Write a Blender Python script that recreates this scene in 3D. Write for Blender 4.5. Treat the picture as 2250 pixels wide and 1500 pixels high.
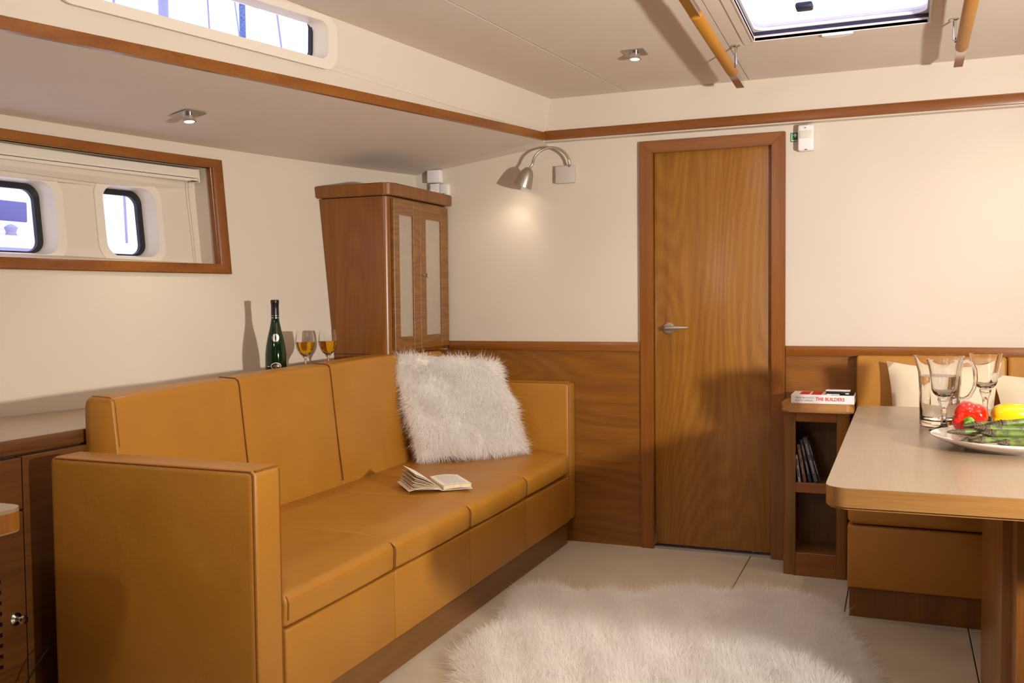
import bpy, bmesh, math, random
import numpy as np
from mathutils import Vector, Matrix
from mathutils.geometry import tessellate_polygon
random.seed(7); rng = np.random.default_rng(7)
scn = bpy.context.scene
for o in list(bpy.data.objects): bpy.data.objects.remove(o)

# ------------------------------------------------------------------ camera, world, lights, exposure
yaw, pit, rol = .386736, .0430212, -.01000612
cy, sy, cp, sp, cr, sr = math.cos(yaw), math.sin(yaw), math.cos(pit), math.sin(pit), math.cos(rol), math.sin(rol)
fwd = Vector((-sy*cp, cy*cp, -sp)); right = Vector((cy, sy, 0)); up = right.cross(fwd)
r2 = right*cr + up*sr; u2 = -right*sr + up*cr
cam = bpy.data.objects.new('camera', bpy.data.cameras.new('camera'))
scn.collection.objects.link(cam)
mw = Matrix((r2, u2, -fwd)).transposed().to_4x4(); mw.translation = (0, 0, 1.2)
cam.matrix_world = mw
cam.data.sensor_width = 36; cam.data.lens = 36*2096.59/2250; cam.data.clip_start = .05
scn.camera = cam

w = bpy.data.worlds.new('sky'); scn.world = w; w.use_nodes = True
wn = w.node_tree.nodes; wl = w.node_tree.links
bg = wn['Background']; bg.inputs[1].default_value = 2.0
tc = wn.new('ShaderNodeTexCoord'); nz = wn.new('ShaderNodeTexNoise'); nz.inputs['Scale'].default_value = 2.2
rp = wn.new('ShaderNodeValToRGB'); rp.color_ramp.elements[0].color = (.60, .58, 1, 1); rp.color_ramp.elements[1].color = (.88, .86, 1, 1)
wl.new(tc.outputs['Generated'], nz.inputs['Vector']); wl.new(nz.outputs['Fac'], rp.inputs[0]); wl.new(rp.outputs[0], bg.inputs[0])

def lamp(name, kind, loc, power, col, size=.1, rot=None, spot=None):
    l = bpy.data.lights.new(name, kind); l.energy = power; l.color = col
    if kind == 'AREA': l.size = size
    else: l.shadow_soft_size = size
    if spot: l.spot_size = spot[0]; l.spot_blend = spot[1]
    o = bpy.data.objects.new(name, l); o.location = loc
    if rot is not None: o.rotation_euler = rot
    scn.collection.objects.link(o); return o
def aim(o, tgt):
    o.rotation_euler = (Vector(tgt)-o.location).to_track_quat('-Z', 'Y').to_euler()
aim(lamp('flash_lamp_right', 'SPOT', (1.36, 1.38, 1.26), 400, (1, .945, .86), .055, spot=(math.radians(136), 1.)), (-1.5, 4.0, 2.75))
lamp('flash_lamp_left', 'POINT', (-1.4, -.3, 2.08), 24, (1, .945, .87), .08)
lamp('unseen_light_rear', 'POINT', (.3, -1.0, 1.7), 4, (1, .945, .87), .5)  # weak unseen point light behind the camera, without a fixture
scn.view_settings.view_transform = 'Standard'; scn.view_settings.look = 'None'
scn.view_settings.gamma = 1; scn.view_settings.use_curve_mapping = False
scn.view_settings.exposure = 0.28

# ------------------------------------------------------------------ materials
def srgb(h):
    h = h.lstrip('#'); c = [int(h[i:i+2], 16)/255 for i in (0, 2, 4)]
    return tuple((x/12.92 if x <= .04045 else ((x+.055)/1.055)**2.4) for x in c)+(1,)
def base(name, col, rough=.5, **kw):
    m = bpy.data.materials.new(name); m.use_nodes = True
    b = m.node_tree.nodes['Principled BSDF']
    b.inputs['Base Color'].default_value = srgb(col) if isinstance(col, str) else col
    b.inputs['Roughness'].default_value = rough
    for k, v in kw.items(): b.inputs[k.replace('_', ' ')].default_value = v
    return m
def tex(m): return m.node_tree.nodes, m.node_tree.links, m.node_tree.nodes['Principled BSDF']
def bump(m, src, strength, dist=.001):
    n, l, b = tex(m); bp = n.new('ShaderNodeBump'); bp.inputs['Strength'].default_value = strength; bp.inputs['Distance'].default_value = dist
    l.new(src, bp.inputs['Height']); l.new(bp.outputs[0], b.inputs['Normal'])
def shade(h, k):
    return '#'+''.join('%02x' % int(max(0, min(255, int(h[1+2*i:3+2*i], 16)*q))) for i, q in enumerate(k))
def wood(name, dark, mid, light, axis='z', ring=16, sc=1.6, rough=.36, coat=.15, seed=0., stripe=.5, cf=.13):
    k_ = (.85, .86, .62) if axis != 'q' and not name.startswith(('table_b', 'table_e')) else (.86, .86, .84)
    if name.startswith('bookcase_top'): k_ = (.9, .88, .82)
    if name.startswith('table_b'): k_ = (.77, .77, .76)
    dark, mid, light = (shade(h_, k_) for h_ in (dark, mid, light))
    m = base(name, mid, rough, Coat_Weight=coat, Coat_Roughness=.25); n, l, b = tex(m)
    t = n.new('ShaderNodeTexCoord')
    mp = n.new('ShaderNodeMapping'); s = {'x': (cf, 1, 1), 'y': (1, cf, 1), 'z': (1, 1, cf)}[axis]
    mp.inputs['Scale'].default_value = s; mp.inputs['Location'].default_value = (seed, seed*.7, seed*.3)
    l.new(t.outputs['Object'], mp.inputs[0])
    n1 = n.new('ShaderNodeTexNoise'); n1.inputs['Scale'].default_value = sc*2; n1.inputs['Detail'].default_value = 1.5; n1.inputs['Roughness'].default_value = .4
    l.new(mp.outputs[0], n1.inputs['Vector'])
    mu = n.new('ShaderNodeMath'); mu.operation = 'MULTIPLY'; mu.inputs[1].default_value = ring*2*math.pi; l.new(n1.outputs['Fac'], mu.inputs[0])
    sn = n.new('ShaderNodeMath'); sn.operation = 'SINE'; l.new(mu.outputs[0], sn.inputs[0])
    mp2 = n.new('ShaderNodeMapping'); s2 = {'x': (.03, 1, 1), 'y': (1, .03, 1), 'z': (1, 1, .03)}[axis]
    mp2.inputs['Scale'].default_value = s2; l.new(t.outputs['Object'], mp2.inputs[0])
    n2 = n.new('ShaderNodeTexNoise'); n2.inputs['Scale'].default_value = 260; n2.inputs['Detail'].default_value = 3; l.new(mp2.outputs[0], n2.inputs['Vector'])
    n3 = n.new('ShaderNodeTexNoise'); n3.inputs['Scale'].default_value = 22; n3.inputs['Detail'].default_value = 3; l.new(mp2.outputs[0], n3.inputs['Vector'])
    # fac = .5 + sine*.16*stripe + (n2-.5)*.55 + (n3-.5)*.7
    def ma(op, a, bb):
        q = n.new('ShaderNodeMath'); q.operation = op
        for i, v in enumerate((a, bb)):
            if isinstance(v, (int, float)): q.inputs[i].default_value = v
            else: l.new(v, q.inputs[i])
        return q.outputs[0]
    f = ma('ADD', .5, ma('MULTIPLY', sn.outputs[0], .22*stripe))
    f = ma('ADD', f, ma('MULTIPLY', ma('SUBTRACT', n2.outputs['Fac'], .5), .8))
    f = ma('ADD', f, ma('MULTIPLY', ma('SUBTRACT', n3.outputs['Fac'], .5), .9))
    r = n.new('ShaderNodeValToRGB'); e = r.color_ramp.elements
    e[0].position = .1; e[0].color = srgb(dark); e[1].position = .9; e[1].color = srgb(light)
    q = e.new(.5); q.color = srgb(mid)
    l.new(f, r.inputs[0]); l.new(r.outputs[0], b.inputs['Base Color']); bump(m, n2.outputs['Fac'], .15, .0005)
    return m
def noisy(name, c1, c2, scale, rough=.6, bstr=.1, bdist=.001, bscale=None, **kw):
    m = base(name, c1, rough, **kw); n, l, b = tex(m); t = n.new('ShaderNodeTexCoord')
    a = n.new('ShaderNodeTexNoise'); a.inputs['Scale'].default_value = scale; a.inputs['Detail'].default_value = 3; l.new(t.outputs['Object'], a.inputs['Vector'])
    r = n.new('ShaderNodeValToRGB'); r.color_ramp.elements[0].position = .3; r.color_ramp.elements[1].position = .7
    r.color_ramp.elements[0].color = srgb(c1); r.color_ramp.elements[1].color = srgb(c2)
    l.new(a.outputs['Fac'], r.inputs[0]); l.new(r.outputs[0], b.inputs['Base Color'])
    if bstr:
        v = n.new('ShaderNodeTexNoise'); v.inputs['Scale'].default_value = bscale or scale*3; v.inputs['Detail'].default_value = 4
        l.new(t.outputs['Object'], v.inputs['Vector']); bump(m, v.outputs['Fac'], bstr, bdist)
    return m
M_ = {}
M_['wall'] = noisy('cream_vinyl_wall', '#d1c3b3', '#d4c7b7', 2, .62, .25, .0006, 350)
M_['ceil'] = noisy('ceiling_fabric', '#d6c9bc', '#d9ccc0', 3, .8, .5, .001, 500)
M_['cream'] = base('cream_moulding', '#ddd2c3', .35)
M_['door'] = wood('door_cherry', '#94591f', '#ab6e2e', '#bd8340', 'z', 38, 1.3, .34, .25, 3.1, .5, cf=.16)
M_['frame'] = wood('frame_cherry', '#80420d', '#995616', '#aa6824', 'z', 6, 2.2, .34, .3, 1.2, .4)
M_['trimx'] = wood('trim_cherry_x', '#80420d', '#9b5717', '#ac6926', 'x', 5, 2.2, .32, .3, 5.2, .4)
M_['trimy'] = wood('trim_cherry_y', '#80420d', '#9b5717', '#ac6926', 'y', 5, 2.2, .32, .3, 2.2, .4)
M_['wains'] = wood('wainscot_cherry', '#834c16', '#9a5c20', '#ab6d2c', 'x', 16, 1.8, .36, .2, 7.7, .55, cf=.2)
M_['cab'] = wood('cabinet_cherry', '#7f4511', '#95551a', '#a46424', 'z', 12, 2.0, .34, .3, 9.4, .35, cf=.2)
M_['cabx'] = wood('cabinet_door_cross', '#7e4a18', '#955d26', '#aa7236', 'y', 14, 5, .36, .25, 4.4, .8)
M_['walnut'] = wood('dark_cabinet_wood', '#5c3110', '#6f3f1a', '#804f26', 'y', 10, 4, .4, .15, 6.3, .6)
M_['plinth'] = wood('plinth_wood', '#7d4a22', '#8d592c', '#9b6737', 'y', 6, 3, .4, .15, 8.3, .4)
M_['case'] = wood('bookcase_wood', '#774516', '#8c551f', '#9c652b', 'z', 6, 3, .38, .2, 2.9, .4)
M_['casetop'] = wood('bookcase_top_wood', '#a8723c', '#be8a50', '#cb9c64', 'x', 6, 3, .38, .2, 3.9, .4)
M_['table'] = wood('table_bright_sheen', '#b89674', '#c4a484', '#ccae90', 'y', 5, 3, .3, .35, 1.9, .25)  # paler tan: gloss reflection on the wood is put into the colour
M_['tedge'] = wood('table_edge_wood', '#9c6c36', '#b07e46', '#bd8e56', 'x', 4, 3, .32, .35, 1.1, .3)
M_['leg'] = wood('table_leg_wood', '#8a4c1c', '#a3622c', '#b4743a', 'z', 5, 3, .36, .25, 6.1, .4)
M_['floor'] = noisy('floor_panel_cream', '#bfb29d', '#c9bda9', 5, .42, .1, .0005, 300, Specular_IOR_Level=.4)
M_['gap'] = base('dark_joint', '#3a2416', .8)
M_['steel'] = base('brushed_steel', '#b9b4ac', .32, Metallic=1.)
M_['chrome'] = base('chrome', '#d8d5d0', .12, Metallic=1.)
M_['nickel'] = base('satin_nickel', '#b4aa9e', .38, Metallic=.85)
M_['grey'] = base('warm_grey_plastic', '#c2b8b0', .45)
M_['white'] = base('white_plastic', '#ece6e4', .35)
M_['black'] = base('black_plastic', '#14110f', .35)
M_['rubber'] = base('black_gasket', '#0b0a12', .5)
M_['paper'] = noisy('paper', '#efe9dd', '#f3ede2', 20, .8, 0)
M_['paperold'] = noisy('page_edges', '#d6bd97', '#e8d6b8', 60, .85, 0)
M_['print'] = base('grey_print', '#b9b6c0', .8)
M_['fabric'] = noisy('beige_pillow_cloth', '#d9c6aa', '#dfcdb2', 8, .85, .4, .001, 400, Sheen_Weight=.2)
def leather(name, c1, c2):
    m = noisy(name, c1, c2, 5, .42, 0, Specular_IOR_Level=.45)
    n, l, b = tex(m); t = n.new('ShaderNodeTexCoord')
    v = n.new('ShaderNodeTexVoronoi'); v.inputs['Scale'].default_value = 420; l.new(t.outputs['Object'], v.inputs['Vector'])
    a = n.new('ShaderNodeTexNoise'); a.inputs['Scale'].default_value = 7; a.inputs['Detail'].default_value = 2.5; a.inputs['Distortion'].default_value = .6; l.new(t.outputs['Object'], a.inputs['Vector'])
    b1 = n.new('ShaderNodeBump'); b1.inputs['Strength'].default_value = .22; b1.inputs['Distance'].default_value = .016; l.new(a.outputs['Fac'], b1.inputs['Height'])
    b2 = n.new('ShaderNodeBump'); b2.inputs['Strength'].default_value = .35; b2.inputs['Distance'].default_value = .0006; l.new(v.outputs['Distance'], b2.inputs['Height'])
    l.new(b1.outputs[0], b2.inputs['Normal']); l.new(b2.outputs[0], b.inputs['Normal']); return m
M_['leather'] = leather('ochre_leather', '#a66e20', '#ad7525')
M_['piping'] = base('leather_piping', '#84500f', .6)
def furmat():
    m = bpy.data.materials.new('white_fur'); m.use_nodes = True; n = m.node_tree.nodes; l = m.node_tree.links; n.clear()
    d = n.new('ShaderNodeBsdfDiffuse'); d.inputs[0].default_value = (.97, .945, .92, 1); t = n.new('ShaderNodeBsdfTranslucent'); t.inputs[0].default_value = (.97, .945, .92, 1)
    mx = n.new('ShaderNodeMixShader'); mx.inputs[0].default_value = .5; o = n.new('ShaderNodeOutputMaterial')
    l.new(d.outputs[0], mx.inputs[1]); l.new(t.outputs[0], mx.inputs[2]); l.new(mx.outputs[0], o.inputs[0]); return m
M_['fur'] = furmat()
M_['seam'] = base('seam_thread', '#6e3e0a', .7)
M_['furskin'] = base('fur_underwool', '#fbf6f0', .95)
M_['glass'] = base('clear_glass', '#ffffff', .0, Transmission_Weight=1., IOR=1.4)
M_['water'] = base('water', '#ffffff', 0., Transmission_Weight=1., IOR=1.33)
M_['wine'] = base('white_wine', '#eeb222', 0., Transmission_Weight=1., IOR=1.34)
M_['bottle'] = base('green_bottle_glass', '#0d2c12', .06, Transmission_Weight=.35, IOR=1.5)
M_['frost'] = noisy('frosted_glass', '#a8998a', '#ae9f90', 30, .35, .3, .0006, 300)
M_['china'] = base('white_porcelain', '#f2ebe6', .12, Coat_Weight=.5)
M_['red'] = base('red_pepper_skin', '#cc1a02', .2, Coat_Weight=.5)
M_['yellow'] = base('yellow_pepper_skin', '#dfa900', .2, Coat_Weight=.5)
M_['stem'] = noisy('pepper_stem', '#3f7a20', '#6da23a', 60, .5, .3, .002)
M_['asp'] = noisy('asparagus_green', '#3e5213', '#5d6e26', 40, .5, .3, .002)
M_['asptip'] = noisy('asparagus_tip', '#33301a', '#57492f', 120, .6, .5, .003)
M_['hull'] = base('white_gelcoat', '#f2f2f6', .2)
M_['boatglass'] = base('neighbour_window', '#56568a', .15)
M_['spar'] = base('grey_spar', '#8d90a8', .4)
M_['gasketblue'] = base('hatch_gasket', '#23223f', .5)
M_['signgreen'] = base('sign_green', '#0d6b45', .5)
M_['signwhite'] = base('sign_white', '#e8e8e0', .5)
def emit(name, col, s):
    m = bpy.data.materials.new(name); m.use_nodes = True; n = m.node_tree.nodes; n.clear()
    e = n.new('ShaderNodeEmission'); e.inputs[0].default_value = srgb(col); e.inputs[1].default_value = s
    o = n.new('ShaderNodeOutputMaterial'); m.node_tree.links.new(e.outputs[0], o.inputs[0]); return m
M_['bulb'] = emit('halogen_bulb', '#fff2d8', 9)
M_['acryl'] = base('hatch_acrylic', '#f6f7ff', .05, Transmission_Weight=1., IOR=1.1)
M_['pane'] = base('window_pane', '#ffffff', .0, Transmission_Weight=1., IOR=1.02)

# ------------------------------------------------------------------ mesh helpers
COL = scn.collection
def link(me, name, mat, parent, smooth=35):
    if mat is not None: me.materials.append(M_[mat])
    vs = np.empty(len(me.vertices)*3, 'f'); me.vertices.foreach_get('co', vs); vs = vs.reshape(-1, 3)
    o = bpy.data.objects.new(name, me)
    if parent is not None:
        off = np.array(parent.get('_w', (0, 0, 0)), 'f'); o.parent = parent; o['_w'] = [float(x) for x in off]
    else:
        lo, hi = vs.min(0), vs.max(0); off = np.array([(lo[0]+hi[0])/2, (lo[1]+hi[1])/2, lo[2]], 'f'); o.location = off; o['_w'] = [float(x) for x in off]
    vs = vs-off; me.vertices.foreach_set('co', vs.ravel().astype('f'))
    if smooth:
        me.polygons.foreach_set('use_smooth', [True]*len(me.polygons)); me.set_sharp_from_angle(angle=math.radians(smooth))
    me.update(); COL.objects.link(o); return o
class B:
    def __init__(s): s.bm = bmesh.new()
    def face(s, vs):
        try: return s.bm.faces.new(vs)
        except ValueError: return None
    def box(s, x0, x1, y0, y1, z0, z1, bev=0, seg=2, sel=None, f=None):
        vs = [s.bm.verts.new((x, y, z)) for x in (x0, x1) for y in (y0, y1) for z in (z0, z1)]
        q = [(0, 1, 3, 2), (4, 6, 7, 5), (0, 4, 5, 1), (2, 3, 7, 6), (0, 2, 6, 4), (1, 5, 7, 3)]
        fs = [s.bm.faces.new([vs[i] for i in a]) for a in q]
        if bev:
            es = {e for ff in fs for e in ff.edges}
            if sel: es = {e for e in es if sel((e.verts[0].co+e.verts[1].co)/2, (e.verts[0].co-e.verts[1].co))}
            bmesh.ops.bevel(s.bm, geom=list(es), offset=bev, segments=seg, affect='EDGES', profile=.5, clamp_overlap=True)
        return s
    def loft(s, rings, close=True, cap=True, cyc=False):
        R = [[s.bm.verts.new(p) for p in r] for r in rings]; n = len(R[0]); k = len(R)
        for i in range(k if cyc else k-1):
            a, b = R[i], R[(i+1) % k]
            for j in range(n if close else n-1): s.face((a[j], a[(j+1) % n], b[(j+1) % n], b[j]))
        if cap and not cyc and close: s.face(list(reversed(R[0]))); s.face(R[-1])
        return s
    def prism(s, poly, a, b, ax=2):
        def P(p, h): return {2: (p[0], p[1], h), 1: (p[0], h, p[1]), 0: (h, p[0], p[1])}[ax]
        return s.loft([[P(p, a) for p in poly], [P(p, b) for p in poly]])
    def ring(s, outer, inner, a, b, ax=2, fn=None):
        def P(p, h):
            if fn: return fn(p, h)
            return {2: (p[0], p[1], h), 1: (p[0], h, p[1]), 0: (h, p[0], p[1])}[ax]
        return s.loft([[P(p, a) for p in outer], [P(p, b) for p in outer], [P(p, b) for p in inner], [P(p, a) for p in inner]], cyc=True)
    def tube(s, pts, r, n=8, cap=True):
        pts = [Vector(p) for p in pts]; rs = r if isinstance(r, (list, tuple)) else [r]*len(pts); rings = []; pu = None
        for i, p in enumerate(pts):
            t = (pts[min(i+1, len(pts)-1)]-pts[max(i-1, 0)]).normalized()
            if pu is None: pu = Vector((0, 0, 1)) if abs(t.z) < .9 else Vector((1, 0, 0))
            sd = t.cross(pu).normalized(); pu = sd.cross(t).normalized()
            rings.append([p+(sd*math.cos(2*math.pi*j/n)+pu*math.sin(2*math.pi*j/n))*rs[i] for j in range(n)])
        return s.loft(rings, cap=cap)
    def lathe(s, prof, c, n=32, axis=Vector((0, 0, 1)), cap=True):
        ax = Vector(axis).normalized(); a = ax.orthogonal().normalized(); b = ax.cross(a); c = Vector(c)
        return s.loft([[c+ax*h+(a*math.cos(2*math.pi*j/n)+b*math.sin(2*math.pi*j/n))*max(r, 1e-5) for j in range(n)] for r, h in prof], cap=cap)
    def build(s, name, mat, parent=None, smooth=35, sub=0, recalc=True):
        if recalc: bmesh.ops.recalc_face_normals(s.bm, faces=s.bm.faces)
        me = bpy.data.meshes.new(name); s.bm.to_mesh(me); s.bm.free()
        o = link(me, name, mat, parent, smooth)
        if sub: m = o.modifiers.new('sub', 'SUBSURF'); m.levels = m.render_levels = sub
        return o
def thing(name, loc, label, cat, group=None, kind=None):
    o = bpy.data.objects.new(name, None); o.location = loc; o['_w'] = [float(v) for v in loc]; o.empty_display_size = .05
    COL.objects.link(o)
    if label: tag(o, label, cat, group)
    if kind: o['kind'] = kind
    return o
def tag(o, label, cat, group=None):
    o['label'] = label; o['category'] = cat
    if group: o['group'] = group
    return o
def struct(o): o['kind'] = 'structure'; return o
def lab(o, t): o['label'] = t; return o
def copy_tree(o, loc):
    c = o.copy(); c.location = loc; COL.objects.link(c)
    for ch in o.children:
        d = ch.copy(); COL.objects.link(d); d.parent = c
        for g in ch.children: e = g.copy(); COL.objects.link(e); e.parent = d
    return c
def rr(x0, x1, y0, y1, r, n=6):
    out = []
    for cx, cyy, a0 in ((x1-r, y1-r, 0), (x0+r, y1-r, 90), (x0+r, y0+r, 180), (x1-r, y0+r, 270)):
        for k in range(n+1):
            a = math.radians(a0+90*k/n); out.append((cx+r*math.cos(a), cyy+r*math.sin(a)))
    return out
def grid(b, fn, us, vs):
    V = [[b.bm.verts.new(fn(u, v)) for v in vs] for u in us]
    for i in range(len(us)-1):
        for j in range(len(vs)-1): b.face((V[i][j], V[i+1][j], V[i+1][j+1], V[i][j+1]))
def lin(a, b, n): return [a+(b-a)*i/(n-1) for i in range(n)]
def holed(b, outer, holes, fn):
    loops = [[Vector((p[0], p[1], 0)) for p in L] for L in [outer]+holes]
    flat = [p for L in loops for p in L]; vs = [b.bm.verts.new(fn(p.x, p.y)) for p in flat]
    for t in tessellate_polygon(loops): b.face([vs[i] for i in t])
def dense(poly, k):
    out = []
    for i in range(len(poly)):
        a, c = poly[i], poly[(i+1) % len(poly)]
        for j in range(k): out.append((a[0]+(c[0]-a[0])*j/k, a[1]+(c[1]-a[1])*j/k))
    return out

# ------------------------------------------------------------------ shape of the room
YB = 4.485
def W(y, z):
    d = max(y, .7)-3.857
    return -2.471+.2887*d+.0455*d*d-.092*(z-.825)
def CZ(y): return 2.18+.04*(4.435-y)
def TB(y):                       # back line of the side moulding: x, z of its lower edge
    d = min(max(4.42-y, 0), 4.42); return -1.622-(.2099+.00945*d)*d, 1.980-.0199*d
def TC(y): d = min(max(4.43-y, 0), 4.43); return -1.588-.24*d
def F(y, z):                     # coachroof side
    xb, zb = TB(y); zb += .04; zc = CZ(y); return xb+(TC(y)-xb)*(z-zb)/(zc-zb)
YR = -2.0
# floor: cream panels with dark joints
fl = thing('floor', (0, 0, -.03), None, None, kind='structure')
B().box(-3, 2.1, YR, 4.6, -.06, -.022).build('floor_base', 'gap', fl)
g = .0022
for x0, x1, y0, y1 in [(-3, -.638, 2.755, 4.6), (-3, -.638, 1.0, 2.755), (-3, -.638, YR, 1.0), (-.638, -.19, 3.745, 4.6), (-.638, -.19, 3.612, 3.745),
                       (-.19, .235, 3.745, 4.6), (-.19, .235, 3.612, 3.745), (.235, 2.1, 3.745, 4.6), (.235, 2.1, 3.612, 3.745), (-.638, .235, 1.9, 3.612), (.235, 2.1, 1.9, 3.612),
                       (-.638, .235, YR, 1.9), (.235, 2.1, YR, 1.9)]:
    B().box(x0+g, x1-g, y0+g, y1-g, -.022, 0, .0012, 1).build('floor_panel', 'floor', fl)
# back wall (bulkhead)
struct(B().box(-2.75, -1.1, YB, YB+.04, 0, 2.0).box(-1.1, -.53, YB, YB+.04, 1.89, 2.0).box(-.53, 2.1, YB, YB+.04, 0, 2.0).build('wall_back', 'wall'))
struct(B().box(-1.64, 2.1, 4.435, YB+.04, 1.975, 2.3).build('wall_header', 'wall'))
wp = thing('trim_1', (-1.7, YB, 0), None, None, kind='structure')
B().box(-2.28, -1.157, YB-.012, YB, 0, .949).build('wainscot_panel', 'wains', wp)
B().box(-.481, 2.05, YB-.012, YB, 0, .937).build('wainscot_panel', 'wains', wp)
B().box(-2.17, -1.157, YB-.022, YB, .949, .994, .003).build('wainscot_rail', 'trimx', wp)
B().box(-.481, 2.05, YB-.022, YB, .937, .982, .003).build('wainscot_rail', 'trimx', wp)
# door
dr = thing('door_1', (-.82, YB, 0), None, None, kind='structure')
X0, X1, ZT, i0, i1, zi = -1.155, -.483, 1.946, -1.091, -.545, 1.889
for pl_, m in (([(X0, 0), (i0, 0), (i0, zi), (X0, ZT)], 'frame'), ([(i1, 0), (X1, 0), (X1, ZT), (i1, zi)], 'frame'), ([(X0, ZT), (i0, zi), (i1, zi), (X1, ZT)], 'trimx')):
    b = B().prism(pl_, YB-.024, YB+.04, 1); bmesh.ops.bevel(b.bm, geom=b.bm.edges[:], offset=.003, segments=2, affect='EDGES', clamp_overlap=True)
    b.build('door_frame', m, dr)
lf = B().box(i0+.002, i1+.02, YB+.004, YB+.035, .022, zi+.01, .002).build('door_leaf', 'door', dr)
B().box(i0, i1, YB-.01, YB+.04, 0, .012).build('door_sill', 'steel', dr)
B().box(-1.2, -.4, YB+.3, YB+.32, -.02, 2).box(-1.2, -1.17, YB+.041, YB+.3, -.02, 2).box(-.43, -.4, YB+.041, YB+.3, -.02, 2).build('passage_leak_box', 'gap', dr)  # unseen dark box behind the door, closed to stop light leaking in
h = B().lathe([(.001, 0), (.028, 0), (.028, .006), (.022, .011), (.001, .012)], (-1.022, YB+.004, 1.06), 32, (0, -1, 0))
h.lathe([(.011, .01), (.0095, .02), (.0095, .05)], (-1.022, YB+.004, 1.06), 20, (0, -1, 0))
h.tube([(-1.030, YB-.044, 1.06), (-1.022, YB-.048, 1.061), (-1.0, YB-.05, 1.063), (-.96, YB-.05, 1.0635), (-.918, YB-.047, 1.064)], [.008, .0115, .0105, .008, .005], 14)
lab(h.build('door_handle', 'nickel', dr), 'satin lever handle on a round rose')
# header moulding and side moulding
struct(B().box(-1.625, 2.05, 4.42, 4.435, 1.980, 2.020, .003).box(-1.625, 2.05, 4.43, 4.4355, 2.018, 2.026).build('trim_2', 'trimx'))
b = B(); ys = lin(4.428, .2, 24)
rings = []
for y in ys:
    x, z = TB(y); rings.append([(x+.012, y, z+.001), (x+.012, y, z+.038), (x-.004, y, z+.041), (x-.006, y, z)])
b.loft(rings); struct(b.build('trim_3', 'trimy'))
# hull wall with the window recess
oy0, oy1, oz0, oz1 = 1.35, 3.284, 1.366, 1.772
b = B(); fw = lambda y, z: (W(y, z), y, z)
grid(b, fw, lin(YR, YB, 40), lin(0, oz0, 9)); grid(b, fw, lin(YR, YB, 40), [oz1, 1.81, 1.90])
grid(b, fw, lin(oy1, YB, 12), lin(oz0, oz1, 5)); grid(b, fw, lin(YR, oy0, 12), lin(oz0, oz1, 5))
struct(b.build('wall_hull_left', 'wall'))
RO = -.105
b = B()
P1 = (2.05, 2.668, 1.386, 1.656); P2 = (2.866, 3.098, 1.39, 1.668)
fr_ = lambda y, z: (W(y, z)+RO, y, z)
hol = [rr(*P1, .055, 6), rr(*P2, .055, 6)]
holed(b, dense([(oy0, 1.34), (oy1+.02, 1.34), (oy1+.05, 1.79), (oy0, 1.79)], 14), hol, fr_)
# jamb, sill and head of the recess
for a_, c_ in ((((oy1, oz0)), ((oy1, oz1))),):
    grid(b, lambda t, o: (W(oy1, oz0+(oz1-oz0)*t)+RO*o-.001, oy1+.005+.007*o, oz0+(oz1-oz0)*t), lin(0, 1, 5), [0, 1])
grid(b, lambda y, o: (W(y, oz0)+RO*o-.001, y, oz0), lin(oy0, oy1+.02, 12), [0, 1])
grid(b, lambda y, o: (W(y, oz1)+RO*o-.001, y, oz1), lin(oy0, oy1+.02, 12), [0, 1])
struct(b.build('wall_recess', 'wall'))
fo = (1.30, 3.333, 1.324, 1.810)
wf = thing('trim_4', (-2.75, 2.4, 1.32), None, None, kind='structure')
def moulding(outer, inner, n, lo, hi, name, mat, parent, fn):
    rings = []
    for k in range(n+1):
        t = k/n; po = [outer[0][i]+(outer[1][i]-outer[0][i])*t for i in (0, 1)]; pi = [inner[0][i]+(inner[1][i]-inner[0][i])*t for i in (0, 1)]
        rings.append([(fn(*po)+lo, *po), (fn(*po)+hi-.003, *po), (fn(*[.9*po[i]+.1*pi[i] for i in (0, 1)])+hi, *[.9*po[i]+.1*pi[i] for i in (0, 1)]), (fn(*[.1*po[i]+.9*pi[i] for i in (0, 1)])+hi, *[.1*po[i]+.9*pi[i] for i in (0, 1)]), (fn(*pi)+hi-.003, *pi), (fn(*pi)+lo, *pi)])
    return B().loft(rings).build(name, mat, parent)
O = [(fo[0], fo[2]), (fo[1], fo[2]), (fo[1]+.004, fo[3]), (fo[0], fo[3])]; I = [(oy0, oz0), (oy1, oz0), (oy1+.003, oz1), (oy0, oz1)]
for k in range(4): moulding((O[k], O[(k+1) % 4]), (I[k], I[(k+1) % 4]), 10, -.022, .014, 'frame_moulding', 'trimy' if k % 2 == 0 else 'frame', wf, W)
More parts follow.
